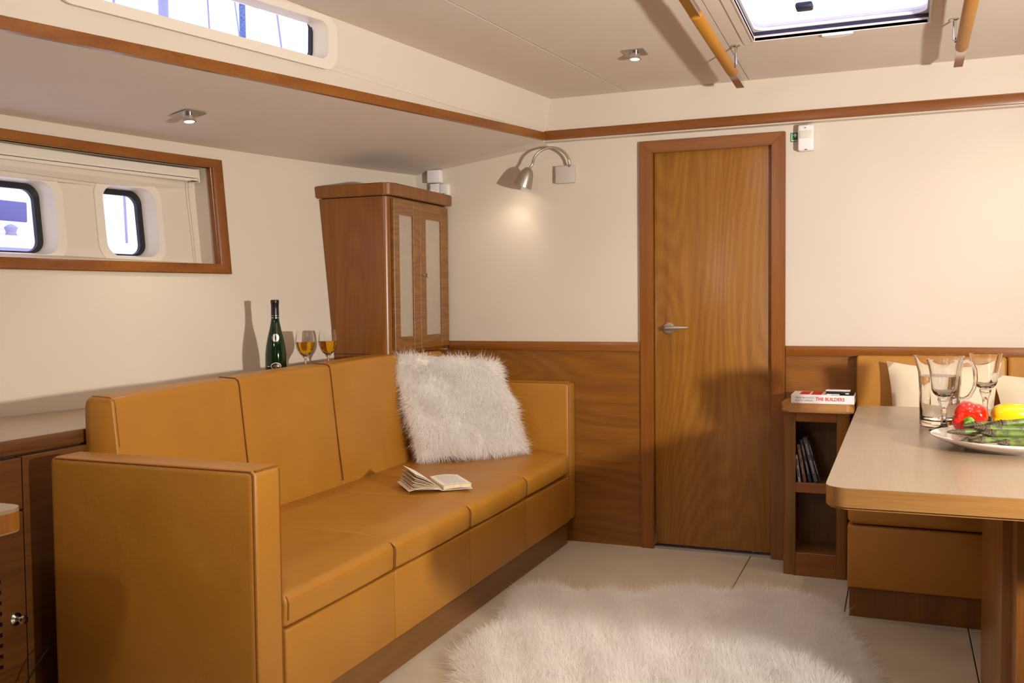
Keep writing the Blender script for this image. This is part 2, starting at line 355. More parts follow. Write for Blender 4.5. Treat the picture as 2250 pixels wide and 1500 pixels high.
# portholes
def porthole(n, Pp, oo):
    wd = thing('window_%d' % n, (W((Pp[0]+Pp[1])/2, 1.5)+RO, (Pp[0]+Pp[1])/2, 1.36), None, None, kind='structure')
    Y0, Y1, Z0, Z1 = Pp
    fn = lambda p, h: (W(p[0], p[1])+RO+h, p[0], p[1])
    fl_ = B().ring(rr(Y0-oo, Y1+oo*.75, Z0-.028, Z1+.032, .075, 8), rr(Y0, Y1, Z0, Z1, .055, 8), -.004, .007, fn=fn)
    lab(fl_.build('flange', 'cream', wd), 'cream moulded rim')
    rv = B().loft([[fn(p, .006) for p in rr(Y0, Y1, Z0, Z1, .055, 8)], [fn(p, -.02) for p in rr(Y0+.004, Y1-.004, Z0+.004, Z1-.004, .052, 8)], [fn(p, -.065) for p in rr(Y0+.008, Y1-.008, Z0+.006, Z1-.006, .05, 8)]], cap=False)
    rv.build('reveal', 'cream', wd)
    gk = B().ring(rr(Y0+.004, Y1-.004, Z0+.002, Z1-.002, .05, 8), rr(Y0+.024, Y1-.030, Z0+.012, Z1-.028, .042, 8), -.075, -.06, fn=fn)
    lab(gk.build('gasket', 'rubber', wd), 'black rubber gasket')
    gl = B().loft([[fn(p, -.072) for p in rr(Y0, Y1, Z0, Z1, .05, 8)], [fn(p, -.069) for p in rr(Y0, Y1, Z0, Z1, .05, 8)]])
    gl.build('glass_pane', 'pane', wd)
porthole(1, P1, .045); porthole(2, P2, .035)
# soffit under the side deck
b = B()
def so(y, t):
    x, z = TB(y); xh = W(y, 1.857); q = t**.9
    return (x-.004+(xh-.02-x+.004)*t, y, z+(1.857-z)*q+.0015)
grid(b, so, lin(YR, 4.42, 30), lin(0, 1, 10))
grid(b, lambda s, t: (so(4.42, t)[0]*(1-s)+(-1.62+(W(YB, 1.857)+1.62)*t)*s, 4.42+.066*s, so(4.42, t)[2]*(1-s)+(1.962+(1.860-1.962)*t)*s), [0, 1], lin(0, 1, 10))
struct(b.build('ceiling_side_deck', 'ceil'))
# coachroof side with long window
b = B(); WN = (2.06, 3.0, 2.078, 2.212)
ff = lambda y, z: (F(y, z), y, z)
out = [(y, TB(y)[1]+.036) for y in lin(.0, 4.44, 24)]+[(y, CZ(y)+.03) for y in lin(4.44, .0, 24)]
holed(b, out, [rr(*WN, .035, 6)], ff); struct(b.build('wall_coachroof', 'wall'))
wd = thing('window_3', (F(2.5, 2.1), 2.5, 2.05), None, None, kind='structure')
fn = lambda p, h: (F(p[0], p[1])+h, p[0], p[1]-.0*h)
lab(B().ring(rr(WN[0]-.055, WN[1]+.042, WN[2]-.034, WN[3]+.022, .055, 8), rr(*WN, .035, 8), -.004, .006, fn=fn).build('flange', 'cream', wd), 'cream moulded rim')
B().loft([[fn(p, .005) for p in rr(*WN, .035, 8)], [fn(p, -.02) for p in rr(WN[0]+.003, WN[1]-.003, WN[2]+.003, WN[3]-.003, .033, 8)], [fn(p, -.06) for p in rr(WN[0]+.006, WN[1]-.006, WN[2]+.006, WN[3]-.002, .03, 8)]], cap=False).build('reveal', 'cream', wd)
lab(B().ring(rr(WN[0], WN[1]-.002, WN[2], WN[3]+.02, .03, 8), rr(WN[0]+.01, WN[1]-.014, WN[2]+.012, WN[3]+.01, .026, 8), -.07, -.056, fn=fn).build('gasket', 'rubber', wd), 'thin black rubber gasket')
B().loft([[fn(p, -.068) for p in rr(*WN, .03, 8)], [fn(p, -.065) for p in rr(*WN, .03, 8)]]).build('glass_pane', 'pane', wd)
# ceiling panels
cl = thing('ceiling', (0, 2, 2.2), None, None, kind='structure')
def cpanel(poly):
    b = B(); b.loft([[(x, y, CZ(y)) for x, y in poly], [(x, y, CZ(y)+.015) for x, y in poly]]); b.build('ceiling_panel', 'ceil', cl, smooth=0)
sx = lambda y: -1.214-.178*(4.389-y)
cpanel([(TC(y)-.05, y) for y in lin(4.44, YR, 12)]+[(sx(YR)-.0035, YR), (sx(4.44)-.0035, 4.44)])
cpanel([(sx(YR)+.0035, YR), (-.6415, YR), (-.6415, 4.44), (sx(4.44)+.0035, 4.44)])
HX0, HX1, HY0, HY1 = -.536, .088, 3.225, 3.847
for q in ([(-.638, HY1), (.1985, HY1), (.1985, 4.44), (-.638, 4.44)], [(-.638, YR), (.1985, YR), (.1985, HY0), (-.638, HY0)], [(-.638, HY0), (HX0, HY0), (HX0, HY1), (-.638, HY1)], [(HX1, HY0), (.1985, HY0), (.1985, HY1), (HX1, HY1)]): cpanel(q)
cpanel([(.2015, YR), (2.1, YR), (2.1, 4.44), (.2015, 4.44)])
lab(B().loft([[(x, y, CZ(y)+.012) for x, y in [(-2.9, YR), (-.6, YR), (-.6, 4.44), (-1.66, 4.44)]], [(x, y, CZ(y)+.02) for x, y in [(-2.9, YR), (-.6, YR), (-.6, 4.44), (-1.66, 4.44)]]]).build('joint_strip', 'gap', cl), 'dark strip behind the joints')
B().loft([[(x, y, CZ(y)+.012) for x, y in [(.15, YR), (.3, YR), (.3, 4.44), (.15, 4.44)]], [(x, y, CZ(y)+.02) for x, y in [(.15, YR), (.3, YR), (.3, 4.44), (.15, 4.44)]]]).build('joint_strip', 'gap', cl)
# hatch
ht = thing('window_4', (-.224, 3.53, 2.2), None, None, kind='structure')
fn = lambda p, h: (p[0], p[1], CZ(p[1])+h)
B().ring(rr(HX0-.042, HX1+.042, HY0-.05, HY1+.062, .04, 6), rr(HX0, HX1, HY0, HY1, .004, 6), -.004, .004, fn=fn).build('surround', 'ceil', ht)
B().ring(rr(HX0-.006, HX1+.006, HY0-.006, HY1+.006, .004, 6), rr(HX0, HX1, HY0, HY1, .004, 6), -.007, .007, fn=fn).build('liner', 'cream', ht)
lab(B().ring(rr(HX0-.01, HX1+.01, HY0-.01, HY1+.01, .004, 6), rr(HX0-.002, HX1+.002, HY0-.002, HY1+.002, .004, 6), .007, .030, fn=fn).build('gasket', 'gasketblue', ht), 'dark blue rubber seal')
B().ring(rr(HX0-.03, HX1+.03, HY0-.03, HY1+.03, .03, 6), rr(HX0+.006, HX1-.006, HY0+.006, HY1-.006, .05, 6), .030, .058, fn=fn).build('outer_frame', 'white', ht)
B().loft([[fn(p, .040) for p in rr(HX0, HX1, HY0, HY1, .03, 6)], [fn(p, .050) for p in rr(HX0, HX1, HY0, HY1, .03, 6)]]).build('acrylic_pane', 'acryl', ht)
b = B(); pts = [(-.227+.056*math.cos(a), HY1-.004+.036*math.sin(a)) for a in lin(0, math.pi, 14)]
b.loft([[fn(p, -.015) for p in pts], [fn(p, -.008) for p in pts]]); lab(b.build('pull_tab', 'white', ht), 'white half-round pull tab of the blind')
lab(B().box(-.36, -.30, 3.62, 3.68, CZ(3.65)+.03, CZ(3.65)+.056, .008).build('hatch_handle', 'gasketblue', ht), 'dark blue hatch handle')
# walls out of view
struct(B().box(2.05, 2.1, YR, 4.6, 0, 2.6).build('wall_right', 'walnut'))
struct(B().box(-3.0, 2.1, YR-.05, YR, 0, 2.6).build('wall_rear', 'walnut'))

# ------------------------------------------------------------------ joinery and furniture
KX = -2.285
wt = thing('worktop', (-2.5, 2.4, .785), 'long wooden ledge behind the sofa running along the hull wall', 'worktop')
poly = [(KX, .2), (KX, YB-.02)]+[(W(y, .78)+.008, y) for y in lin(YB-.02, .2, 14)]
B().prism([(x if x != KX else KX-.012, y) for x, y in poly], .787, .825).build('top_board', 'table', wt)
lab(B().box(KX-.012, KX, .2, YB-.02, .783, .8255, .003).build('edge_strip', 'walnut', wt), 'darker wooden edge strip')
sc = thing('storage_cabinet', (-2.45, 1.6, 0), 'dark wooden cabinet with vent slots and chrome knob left of the sofa', 'cabinet')
B().prism([(KX-.018, .2), (KX-.018, 3.6)]+[(W(y, 0)+.012, y) for y in lin(3.6, .2, 10)], .0, .783).build('carcass', 'gap', sc)
cd = B(); KF = -2.27
cd.box(KX-.018, KF, 1.858, 1.934, .1, .625, .0015, 1); cd.box(KX-.018, KF, 1.30, 1.79, .1, .625)
zz = [.1]+[z for k in range(9) for z in (.205+.0295*k, .217+.0295*k)]+[.625]
for k in range(0, len(zz), 2): cd.box(KX-.018, KF, 1.79, 1.858, zz[k], zz[k+1])
cd = cd.build('door', 'walnut', sc)
kb = B().lathe([(.001, 0), (.017, 0), (.017, .004), (.008, .008), (.006, .02), (.012, .026), (.0135, .032), (.011, .037), (.001, .039)], (KF, 1.898, .332), 28, (1, 0, 0))
lab(kb.build('knob', 'chrome', cd), 'round chrome knob')
B().box(KX-.018, KF, 1.30, 1.934, .632, .775, .0015, 1).build('drawer', 'walnut', sc)
B().box(KX-.018, KF, 1.938, 3.5, .0, .778, .0015, 1).build('side_panel', 'walnut', sc)
B().box(KX-.018, KF-.02, 1.30, 1.934, 0, .095).build('plinth', 'walnut', sc)
# small shelf table lower left
st = thing('side_table', (-2.03, 1.2, 0), 'small wooden table with a rounded corner cut off at the left edge below the ledge', 'side table')
poly = rr(-2.262, -1.815, .9, 1.56, .045, 14)
b = B().prism(poly, .697, .75); bmesh.ops.bevel(b.bm, geom=[e for e in b.bm.edges if abs(e.verts[0].co.z-e.verts[1].co.z) < 1e-5], offset=.006, segments=2, affect='EDGES'); b.build('tabletop', 'table', st)
b = B().prism(rr(-2.262, -1.8145, .9, 1.5605, .045, 14), .70, .742); lab(b.build('edge_band', 'leg', st), 'reddish wood edge band')
B().box(-2.2, -1.95, 1.0, 1.04, 0, .70).build('leg', 'walnut', st)
cb = B().tube([(-2.24, 1.80, .02), (-2.23, 1.84, .10), (-2.215, 1.885, .17), (-2.2, 1.905, .21), (-2.19, 1.925, .238), (-2.21, 1.97, .25), (-2.25, 1.985, .252)], .0022, 6)
tag(cb.build('cable', 'black'), 'thin black cable hanging between the dark cabinet and the sofa arm', 'cable')

# sofa
SF = thing('sofa', (-1.85, 3.2, 0), 'long ochre leather sofa with square arms and wooden plinth', 'sofa')
def arm(y0, y1, top, x0=-2.175, x1=-1.487):
    b = B().box(x0, x1, y0, y1, .118, top, .019, 5)
    a = b.build('armrest', 'leather', SF, 60)
    p = B(); e = .0048
    pts = [(x1-e, y0+e, .13), (x1-e, y0+e, top-e-.008), (x1-e-.008, y0+e, top-e), (x0+.02, y0+e, top-e+.0)]
    p.tube(pts, .0026, 6)
    p.tube([(x1-e, y0+.012, top-e+.001), (x1-e, y1-.012, top-e+.001)], .0026, 6)
    p.tube([(x1-e, y1-e, .13), (x1-e, y1-e, top-.014)], .0022, 6)
    p.build('piping', 'piping', a); return a
arm(1.939, 2.055, .783); arm(4.380, 4.472, .800)
def rprof(pts, rad, seg=6):   # round polygon corners, rad per corner
    out = []; n = len(pts)
    for i in range(n):
        p = Vector(pts[i]); a = Vector(pts[i-1]); c = Vector(pts[(i+1) % n]); r = rad[i]
        u = (a-p).normalized(); v = (c-p).normalized(); ang = u.angle(v); d = min(r/math.tan(ang/2), .45*min((a-p).length, (c-p).length))
        A = p+u*d; C_ = p+v*d
        for k in range(seg+1): t = k/seg; out.append((A*(1-t)+p*t)*(1-t)+(p*(1-t)+C_*t)*t)
    return out
def cushion(prof, y0, y1, name, parent, zfn=lambda y: 0, bulge=.004, rad=.012, mat='leather', ax='y', welt=None):
    c = sum((Vector(p) for p in prof), Vector((0, 0)))/len(prof); rings = []; L = y1-y0
    steps = [(0, 1), (.0012, .72), (.003, .45), (.007, .16), (rad, 0)]
    ts = [(y0+d, k) for d, k in steps]+[(y0+rad+(L-2*rad)*t/10, 0) for t in range(1, 10)]+[(y1-d, k) for d, k in reversed(steps)]
    for y, k in ts:
        t = (y-y0)/L; bl = bulge*math.sin(math.pi*t)**.7; ring = []
        for p in prof:
            d = (p-c); dn = d.normalized(); q = p-dn*(rad*.8*k)+dn*bl
            ring.append((q.x, y, q.y+zfn(y)))
        rings.append(ring)
    return B().loft(rings).build(name, mat, parent, 75)
ys4 = [2.058, 2.643, 3.219, 3.800, 4.379]
seatp = rprof([(-2.14, .350), (-1.489, .347), (-1.485, .434), (-1.62, .455), (-2.14, .452)], [.01, .012, .035, .25, .02], 7)
for k in range(4):
    s_ = cushion(seatp, ys4[k]+.001, ys4[k+1]-.001, 'seat_cushion', SF, lambda y: .012*max(0, (y-3.4)/1.), .004, .011)
    if k == 0:
        pr = [(x, z) for x, z in [(-1.497, .356), (-1.4868, .368), (-1.485, .41), (-1.492, .425), (-1.51, .434), (-1.56, .444), (-1.7, .451)]]
        lab(B().tube([(x, ys4[0]+.012, z) for x, z in pr], .0024, 6).build('piping', 'piping', s_), 'stitched piping at the near end')
    B().box(-1.56, -1.487, ys4[k]+.001, ys4[k+1]-.001, .120, .341, .007, 3).build('front_panel', 'leather', SF, 60)
ysb = [2.165, 2.755, 3.338, 3.920, 4.376]
backp = rprof([(-2.275, .40), (-2.112, .40), (-2.168, .9185), (-2.275, .924)], [.01, .01, .02, .03], 6)
for k in range(4):
    c_ = cushion(backp, ysb[k]+.001, ysb[k+1]-.001, 'back_cushion', SF, (lambda y: .02*(y-2.1)) if k < 3 else (lambda y: .028), .003, .011)
    if k < 3:
        yy = ysb[k]+.0118 if k == 0 else ysb[k+1]
        if k == 0: lab(B().tube([(-2.153, yy, .775), (-2.1665, yy, .90), (-2.171, yy, .914), (-2.185, yy, .921), (-2.25, yy, .924), (-2.268, yy, .915)], .0026, 6).build('piping', 'piping', c_), 'piping round the near end')
for y in ysb[1:4]:
    zf = .02*(y-2.1); B().tube([(-2.1125, y, .47), (-2.139, y, .66+zf*.6), (-2.166, y, .90+zf), (-2.171, y, .914+zf), (-2.183, y, .921+zf), (-2.25, y, .924+zf), (-2.27, y, .912+zf)], .0022, 6).build('seam', 'seam', SF)
for y in ys4[1:4]:
    zf = .012*max(0, y-3.4); B().tube([(-1.486, y, .352+zf), (-1.483, y, .405+zf), (-1.486, y, .418+zf), (-1.50, y, .430+zf), (-1.53, y, .4365+zf), (-1.57, y, .4425+zf)], .0018, 6).build('seam', 'seam', SF)
B().box(-2.14, -1.60, 2.06, 4.378, .12, .347).build('seat_base', 'piping', SF)
B().box(-2.2, -1.515, 1.96, 4.42, 0, .12).build('plinth', 'plinth', SF)

# corner cabinet
CC = thing('corner_cabinet', (-2.35, 4.15, .825), 'tall cherry corner cabinet with two frosted glass doors behind the sofa', 'cabinet')
b = B(); rings = []
for z in lin(.955, 1.685, 10):
    arcp = [(-2.213+.03*math.sin(a), 3.887-.03*math.cos(a)) for a in lin(0, math.pi/2, 8)]
    rings.append([(W(3.857, z)+.004, 3.857)]+arcp+[(-2.186, 3.890), (-2.186, YB-.01), (W(YB, z)+.01, YB-.01)])
b.loft([[(x, y, z) for x, y in r] for r, z in zip(rings, lin(.955, 1.685, 10))])
b.loft([[(W(3.857, z)+.004, 3.857, z), (-2.29, 3.857, z), (-2.29, 4.36, z), (W(4.36, z)+.01, 4.36, z)] for z in (.826, .957)])
b.build('body', 'cab', CC)
def cdoor(y0, y1, gy0, gy1, gz0, gz1, z0=.972, z1=1.676):
    b = B(); XA, XB = -2.185, -2.168
    b.box(XA, XB, y0, gy0, z0, z1, .0012, 1).box(XA, XB, gy1, y1, z0, z1, .0012, 1).box(XA, XB-.0006, gy0, gy1, gz1, z1).box(XA, XB-.0006, gy0, gy1, z0, gz0)
    d = b.build('door', 'cabx', CC)
    lab(B().box(-2.183, -2.1765, gy0, gy1, gz0, gz1).build('glass_pane', 'frost', d), 'frosted glass pane'); return d
cdoor(3.893, 4.151, 3.945, 4.082, 1.034, 1.606); d2 = cdoor(4.154, 4.462, 4.213, 4.380, 1.034, 1.604)
lab(B().lathe([(.001, 0), (.009, 0), (.009, .003), (.006, .006), (.006, .014), (.0125, .018), (.0125, .023), (.001, .025)], (-2.168, 4.19, 1.327), 24, (1, 0, 0)).build('knob', 'chrome', d2), 'round chrome knob')
b = B(); rs = []
for z in (1.688, 1.745):
    rs.append([(W(3.838, z)+.003, 3.838, z)]+[(-2.205+.05*math.sin(a), 3.888-.05*math.cos(a), z) for a in lin(0, math.pi/2, 10)]+[(-2.155, YB-.004, z), (W(YB, z)+.01, YB-.004, z)])
b.loft(rs); bmesh.ops.bevel(b.bm, geom=[e for e in b.bm.edges if abs(e.verts[0].co.z-e.verts[1].co.z) < 1e-5], offset=.004, segments=2, affect='EDGES')
b.build('lid', 'cab', CC)

# low open bookcase beside the door
BC = thing('bookcase', (-.33, 4.36, 0), 'low open wooden bookcase with rounded top right of the door', 'bookcase')
b = B().prism(rr(-.474, -.18, 4.225, YB-.014, .03, 6), .709, .747); bmesh.ops.bevel(b.bm, geom=[e for e in b.bm.edges if abs(e.verts[0].co.z-e.verts[1].co.z) < 1e-5], offset=.007, segments=3, affect='EDGES'); b.build('top', 'casetop', BC)
B().box(-.466, -.421, 4.245, YB-.014, 0, .709, .012, 3, lambda c, d: abs(d.z) > .3 and c.x < -.44).build('side_panel', 'case', BC)
B().box(-.246, -.200, 4.235, YB-.014, 0, .709, .012, 3, lambda c, d: abs(d.z) > .3 and c.x > -.22).build('side_panel', 'case', BC)
B().box(-.4225, -.414, 4.236, 4.26, 0, .709).build('front_stile', 'case', BC)
for z0, z1 in ((.668, .709), (.362, .404), (0, .10)): B().box(-.414, -.246, 4.238, 4.26, z0, z1, .0015, 1).build('front_rail', 'trimx', BC)
for z in (.39, .09): B().box(-.421, -.246, 4.26, YB-.02, z-.012, z+.012).build('shelf', 'case', BC)
B().box(-.421, -.246, YB-.03, YB-.014, 0, .709).build('back_panel', 'case', BC)

# settee
SE = thing('settee', (.85, 4.1, 0), 'ochre leather dining settee behind the table along the back wall', 'settee')
B().box(-.171, 1.9, 3.765, 4.45, 0, .112).build('plinth', 'case', SE)
for x0, x1 in ((-.178, .62), (.622, 1.25), (1.252, 1.9)):
    B().box(x0, x1, 3.742, 3.82, .114, .349, .008, 3).build('front_panel', 'leather', SE, 60)
B().box(-.17, 1.9, 3.82, 4.45, .112, .35).build('seat_base', 'piping', SE)
for x0, x1 in ((-.178, .62), (.622, 1.25), (1.252, 1.9)):
    B().box(x0, x1, 3.738, 4.40, .353, .445, .025, 4).build('seat_cushion', 'leather', SE, 60)
for x0, x1 in ((-.175, .408), (.411, .99), (.993, 1.9)):
    B().box(x0, x1, 4.385, 4.462, .44, .945, .012, 3).build('back_cushion', 'leather', SE, 60)
def softpillow(name, c, wx, wz, th, tilt, rz, label):
    b = B(); n = 14; c = Vector(c); R = Matrix.Rotation(rz, 3, 'Z') @ Matrix.Rotation(tilt, 3, 'X'); V = {}
    for s in (1, -1):
        for i in range(n+1):
            for j in range(n+1):
                u = i/n*2-1; v = j/n*2-1; edge = i in (0, n) or j in (0, n)
                if edge and s == -1: V[s, i, j] = V[1, i, j]; continue
                t = (max(0, (1-u**2))*max(0, (1-v**2)))**.42
                pin = 1-.11*(1-v*v)*abs(u)**3+.03*v; pin2 = 1-.11*(1-u*u)*abs(v)**3
                wr = .006*math.sin(u*7+v*3)*t
                V[s, i, j] = b.bm.verts.new(c+R @ Vector((u*wx/2*pin, s*(th/2*t)+wr, v*wz/2*pin2)))
    for s in (1, -1):
        for i in range(n):
            for j in range(n): b.face((V[s, i, j], V[s, i+1, j], V[s, i+1, j+1], V[s, i, j+1]))
    return tag(b.build(name, 'fabric', None, 60), label, 'pillow')
softpillow('pillow', (.16, 4.26, .705), .42, .46, .13, -.2, -.06, 'beige cloth pillow leaning behind the water jug')
softpillow('pillow', (.66, 4.25, .68), .62, .42, .13, -.2, .03, 'beige cloth pillow at the right edge of the picture')

# dining table
DT = thing('dining_table', (.4, 2.95, 0), 'wooden dining table with gloss-lightened top and rounded corners at right', 'table')
tp = [(-.150, 2.215), (-.149, 2.19), (-.141, 2.172), (-.125, 2.160), (-.105, 2.154), (.95, 2.168), (.95, 3.83), (-.105, 3.83), (-.13, 3.82), (-.146, 3.79)]
b = B().prism(tp, .7885, .790); b.build('tabletop', 'table', DT)
b = B().prism(tp, .742, .7887); bmesh.ops.bevel(b.bm, geom=[e for e in b.bm.edges if abs(e.verts[0].co.z-e.verts[1].co.z) < 1e-5 and e.verts[0].co.z < .76], offset=.006, segments=2, affect='EDGES'); lab(b.build('edge_band', 'tedge', DT), 'honey coloured thick edge')
B().box(.24, .60, 2.66, 3.27, 0, .742, .004).build('pedestal', 'leg', DT)
B().box(.262, .62, 2.55, 2.66, 0, .742, .004).build('pedestal', 'leg', DT)

# ------------------------------------------------------------------ fittings
def downlight(c, nrm, label, power, rot=0):
    N = Vector(nrm).normalized(); c = Vector(c); q = Vector((0, 0, -1)).rotation_difference(N).to_matrix()
    t = thing('downlight', tuple(c), label, 'ceiling light')
    def tr(b): 
        for v in b.bm.verts: v.co = c+q @ (Matrix.Rotation(rot, 3, 'Z') @ v.co)
        return b
    tr(B().box(-.045, .045, -.045, .045, -.004, .001, .001, 1)).build('plate', 'steel', t)
    tr(B().loft([[(r*math.cos(a), r*math.sin(a), z) for a in lin(0, 2*math.pi*23/24, 24)] for r, z in ((.022, 0), (.0215, -.024), (.0235, -.026), (.0235, -.029), (.019, -.0295))], cap=False)).build('barrel', 'chrome', t)
    lab(tr(B().loft([[(r*math.cos(a), r*math.sin(a), z) for a in lin(0, 2*math.pi*23/24, 24)] for r, z in ((.0185, -.026), (.0185, -.029), (.010, -.032))])).build('bulb', 'bulb', t), 'lit halogen bulb')
    l = lamp('downlight_beam', 'SPOT', tuple(c+N*.045), power, (1, .88, .68), .02, spot=(math.radians(110), .9)); aim(l, c+N*1)
    return t
downlight((-1.008, 3.833, CZ(3.833)-.0005), (0, -.04, -1), 'square steel downlight in the ceiling left of the leather grab rail', 9)
def soz(x, y):
    xt, zt = TB(y); t = (x-xt)/(W(y, 1.857)-xt); return zt+(1.857-zt)*t**.9
cx_, cy_ = -2.425, 2.83; z0 = soz(cx_, cy_); gx = (soz(cx_+.05, cy_)-soz(cx_-.05, cy_))/.1; gy = (soz(cx_, cy_+.05)-soz(cx_, cy_-.05))/.1
downlight((cx_, cy_, z0-.001), (gx, gy, -1), 'square steel downlight in the side deck soffit above the portholes', 9, -.2)
lamp('downlight_beam', 'SPOT', (.62, 3.9, 2.14), 14, (1, .88, .68), .02, rot=(0, 0, 0), spot=(math.radians(140), .9))
lamp('downlight_beam', 'SPOT', (-1.25, 1.6, 2.2), 16, (1, .88, .68), .03, rot=(0, 0, 0), spot=(math.radians(140), .9))
lamp('downlight_beam', 'SPOT', (.9, 2.6, 2.2), 12, (1, .88, .68), .03, rot=(0, 0, 0), spot=(math.radians(140), .9))

def rail(x, ya, yb, y0s, y1s, dz, label, bx):
    t = thing('handrail', (x, yb, CZ(yb)-.1), label, 'handrail', 'grab rails on the ceiling')
    y0, y1 = ya, yb; w2 = .0165
    def zz(y): return CZ(y)-dz
    b = B(); b.loft([[(x-w2, y, zz(y)-.012), (x+w2, y, zz(y)-.012), (x+w2, y, zz(y)+.012), (x-w2, y, zz(y)+.012)] for y in (y0, y1)]); lab(b.build('bar', 'chrome', t), 'polished flat steel bar')
    b = B(); b.loft([[(x+rx*math.cos(a), y, zz(y)+rz*math.sin(a)) for a in lin(0, 2*math.pi*19/20, 20)] for y, rx, rz in ((y0s, .0205, .017), (y0s+.002, .0225, .019), (y1s-.03, .0225, .019), (y1s-.006, .021, .017), (y1s, .016, .013))])
    lab(b.build('leather_sleeve', 'leather', t, 60), 'ochre leather wrap')
    for yk in ((y1s-.10), y0+.1):
        b = B().lathe([(.001, 0), (.017, 0), (.017, .005), (.006, .008), (.006, dz-.004)], (x+bx, yk, CZ(yk)), 20, (0, 0, -1)); b.tube([(x+bx, yk, zz(yk)), (x, yk, zz(yk))], .006, 10)
        b.build('bracket', 'chrome', t)
    return t
rail(-.640, 2.0, 4.190, 3.222, 3.99, .081, 'leather wrapped steel grab rail left of the roof hatch', .028)
rail(.203, 2.0, 4.175, 2.6, 3.955, .081, 'leather wrapped steel grab rail right of the roof hatch', -.028)

# reading lamp
RL = thing('reading_lamp', (-1.53, YB, 1.77), 'brushed steel gooseneck reading lamp on the wall above the sofa end', 'wall lamp')
B().box(-1.577, -1.479, YB-.028, YB, 1.772, 1.856, .003).build('wall_plate', 'grey', RL)
yl = 4.37
pts = [(-1.505, YB-.025, 1.852)]
cx0, cz0, rx, rz = -1.580, 1.868, .082, .072
for k, a in enumerate(lin(-5, 185, 22)):
    t = k/21; pts.append((cx0+rx*math.cos(math.radians(a)), YB-.02-(.02+.075*t), cz0+rz*math.sin(math.radians(a))))
pts.append((-1.676, yl+.0, 1.845))
B().tube(pts, .0062, 10).build('arm', 'nickel', RL)
axd = Vector((-.42, 0, -1)).normalized(); top = Vector((-1.680, yl, 1.845))
prof = [(.001, 0), (.010, .001), (.020, .008), (.030, .024), (.0375, .048), (.044, .078), (.0475, .096), (.0465, .0965), (.0425, .078), (.036, .048), (.028, .026), (.001, .012)]
B().lathe(prof, top, 36, axd, cap=False).build('shade', 'nickel', RL, 60)
lab(B().lathe([(.001, .0855), (.043, .086), (.043, .088), (.001, .089)], top, 28, axd).build('bulb', 'bulb', RL), 'glowing bulb')
l = lamp('reading_lamp_beam', 'SPOT', tuple(top+axd*.1), 1.8, (1, .9, .7), .03, spot=(math.radians(120), .8)); aim(l, top+axd*1)
# wall boxes in the corner above the cabinet
t = thing('wall_speaker', (-2.237, YB-.03, 1.81), 'small square grey white box on the wall, upper one above the corner cabinet', 'wall box')
B().box(-2.275, -2.203, YB-.045, YB, 1.811, 1.876, .004).build('case', 'white', t)
t = thing('wall_switch', (-2.235, YB-.03, 1.74), 'narrow white switch with lever under the square wall box', 'switch')
B().box(-2.266, -2.213, YB-.03, YB, 1.735, 1.808, .003).build('case', 'white', t); B().box(-2.262, -2.247, YB-.045, YB-.03, 1.745, 1.775, .002).build('lever', 'white', t)
t = thing('wall_socket', (-2.18, YB-.03, 1.74), 'white square socket plate beside the lever switch above the corner cabinet', 'socket')
B().box(-2.210, -2.162, YB-.03, YB, 1.735, 1.803, .003).build('case', 'white', t); B().box(-2.192, -2.180, YB-.0315, YB-.03, 1.752, 1.755).build('slot', 'black', t)
# motion sensor and sign
t = thing('motion_sensor', (-.393, YB, 1.85), 'white motion sensor high on the wall right of the door', 'sensor')
b = B().box(-.428, -.360, YB-.048, YB, 1.850, 1.965, .009, 3); b.build('case', 'white', t)
lab(B().box(-.420, -.367, YB-.052, YB-.046, 1.905, 1.938, .004).build('lens', 'cream', t), 'cream lens')
B().box(-.40, -.392, YB-.0495, YB-.047, 1.949, 1.952).build('indicator', 'black', t); B().box(-.398, -.388, YB-.0495, YB-.047, 1.853, 1.856).build('indicator', 'black', t)
t = thing('exit_sign', (-.445, YB, 1.9), 'small green sign with white arrow half behind the motion sensor', 'sign')
B().box(-.462, -.414, YB-.004, YB, 1.899, 1.939).build('plate', 'signgreen', t)
b = B(); yA = YB-.0045
b.prism([(-.459, 1.902), (-.416, 1.902), (-.416, 1.905), (-.456, 1.905), (-.456, 1.935), (-.459, 1.935)], yA, YB-.003, 1)
b.prism([(-.452, 1.926), (-.443, 1.936), (-.434, 1.926), (-.440, 1.926), (-.440, 1.919), (-.446, 1.919), (-.446, 1.926)], yA, YB-.003, 1)
lab(b.build('arrow', 'signwhite', t), 'white arrow and corner frame')
# roller blind
RB = thing('roller_blind', (-2.82, 2.5, 1.71), 'cream roller blind cassette across the top of the window recess', 'blind')
yb0, yb1 = 1.40, 3.262
fnb = lambda o, y, z: (W(y, z)-.04+o, y, z)
def strip(o0, o1, z0, z1, name, mat, y0=yb0, y1=yb1, parent=None):
    return B().loft([[fnb(o0, y, z0), fnb(o1, y, z0), fnb(o1, y, z1), fnb(o0, y, z1)] for y in lin(y0, y1, 12)]).build(name, mat, parent or RB)
strip(-.05, 0, 1.728, 1.764, 'cassette', 'cream'); strip(-.045, -.004, 1.714, 1.7255, 'bottom_rail', 'cream'); strip(-.03, .003, 1.7385, 1.744, 'rib', 'cream')
strip(-.02, .004, 1.7125, 1.7155, 'maker_mark', 'black', 3.225, 3.25); strip(-.05, .003, 1.711, 1.765, 'end_cap', 'cream', 3.258, 3.264)
b = B(); b.tube([(W(3.245, 1.71)-.06, 3.245, 1.71), (W(3.25, 1.37)-.06, 3.25, 1.37)], .0009, 5); b.tube([(W(3.232, 1.71)-.06, 3.232, 1.71), (W(3.24, 1.37)-.06, 3.24, 1.37)], .0009, 5); b.build('cord', 'cream', RB)

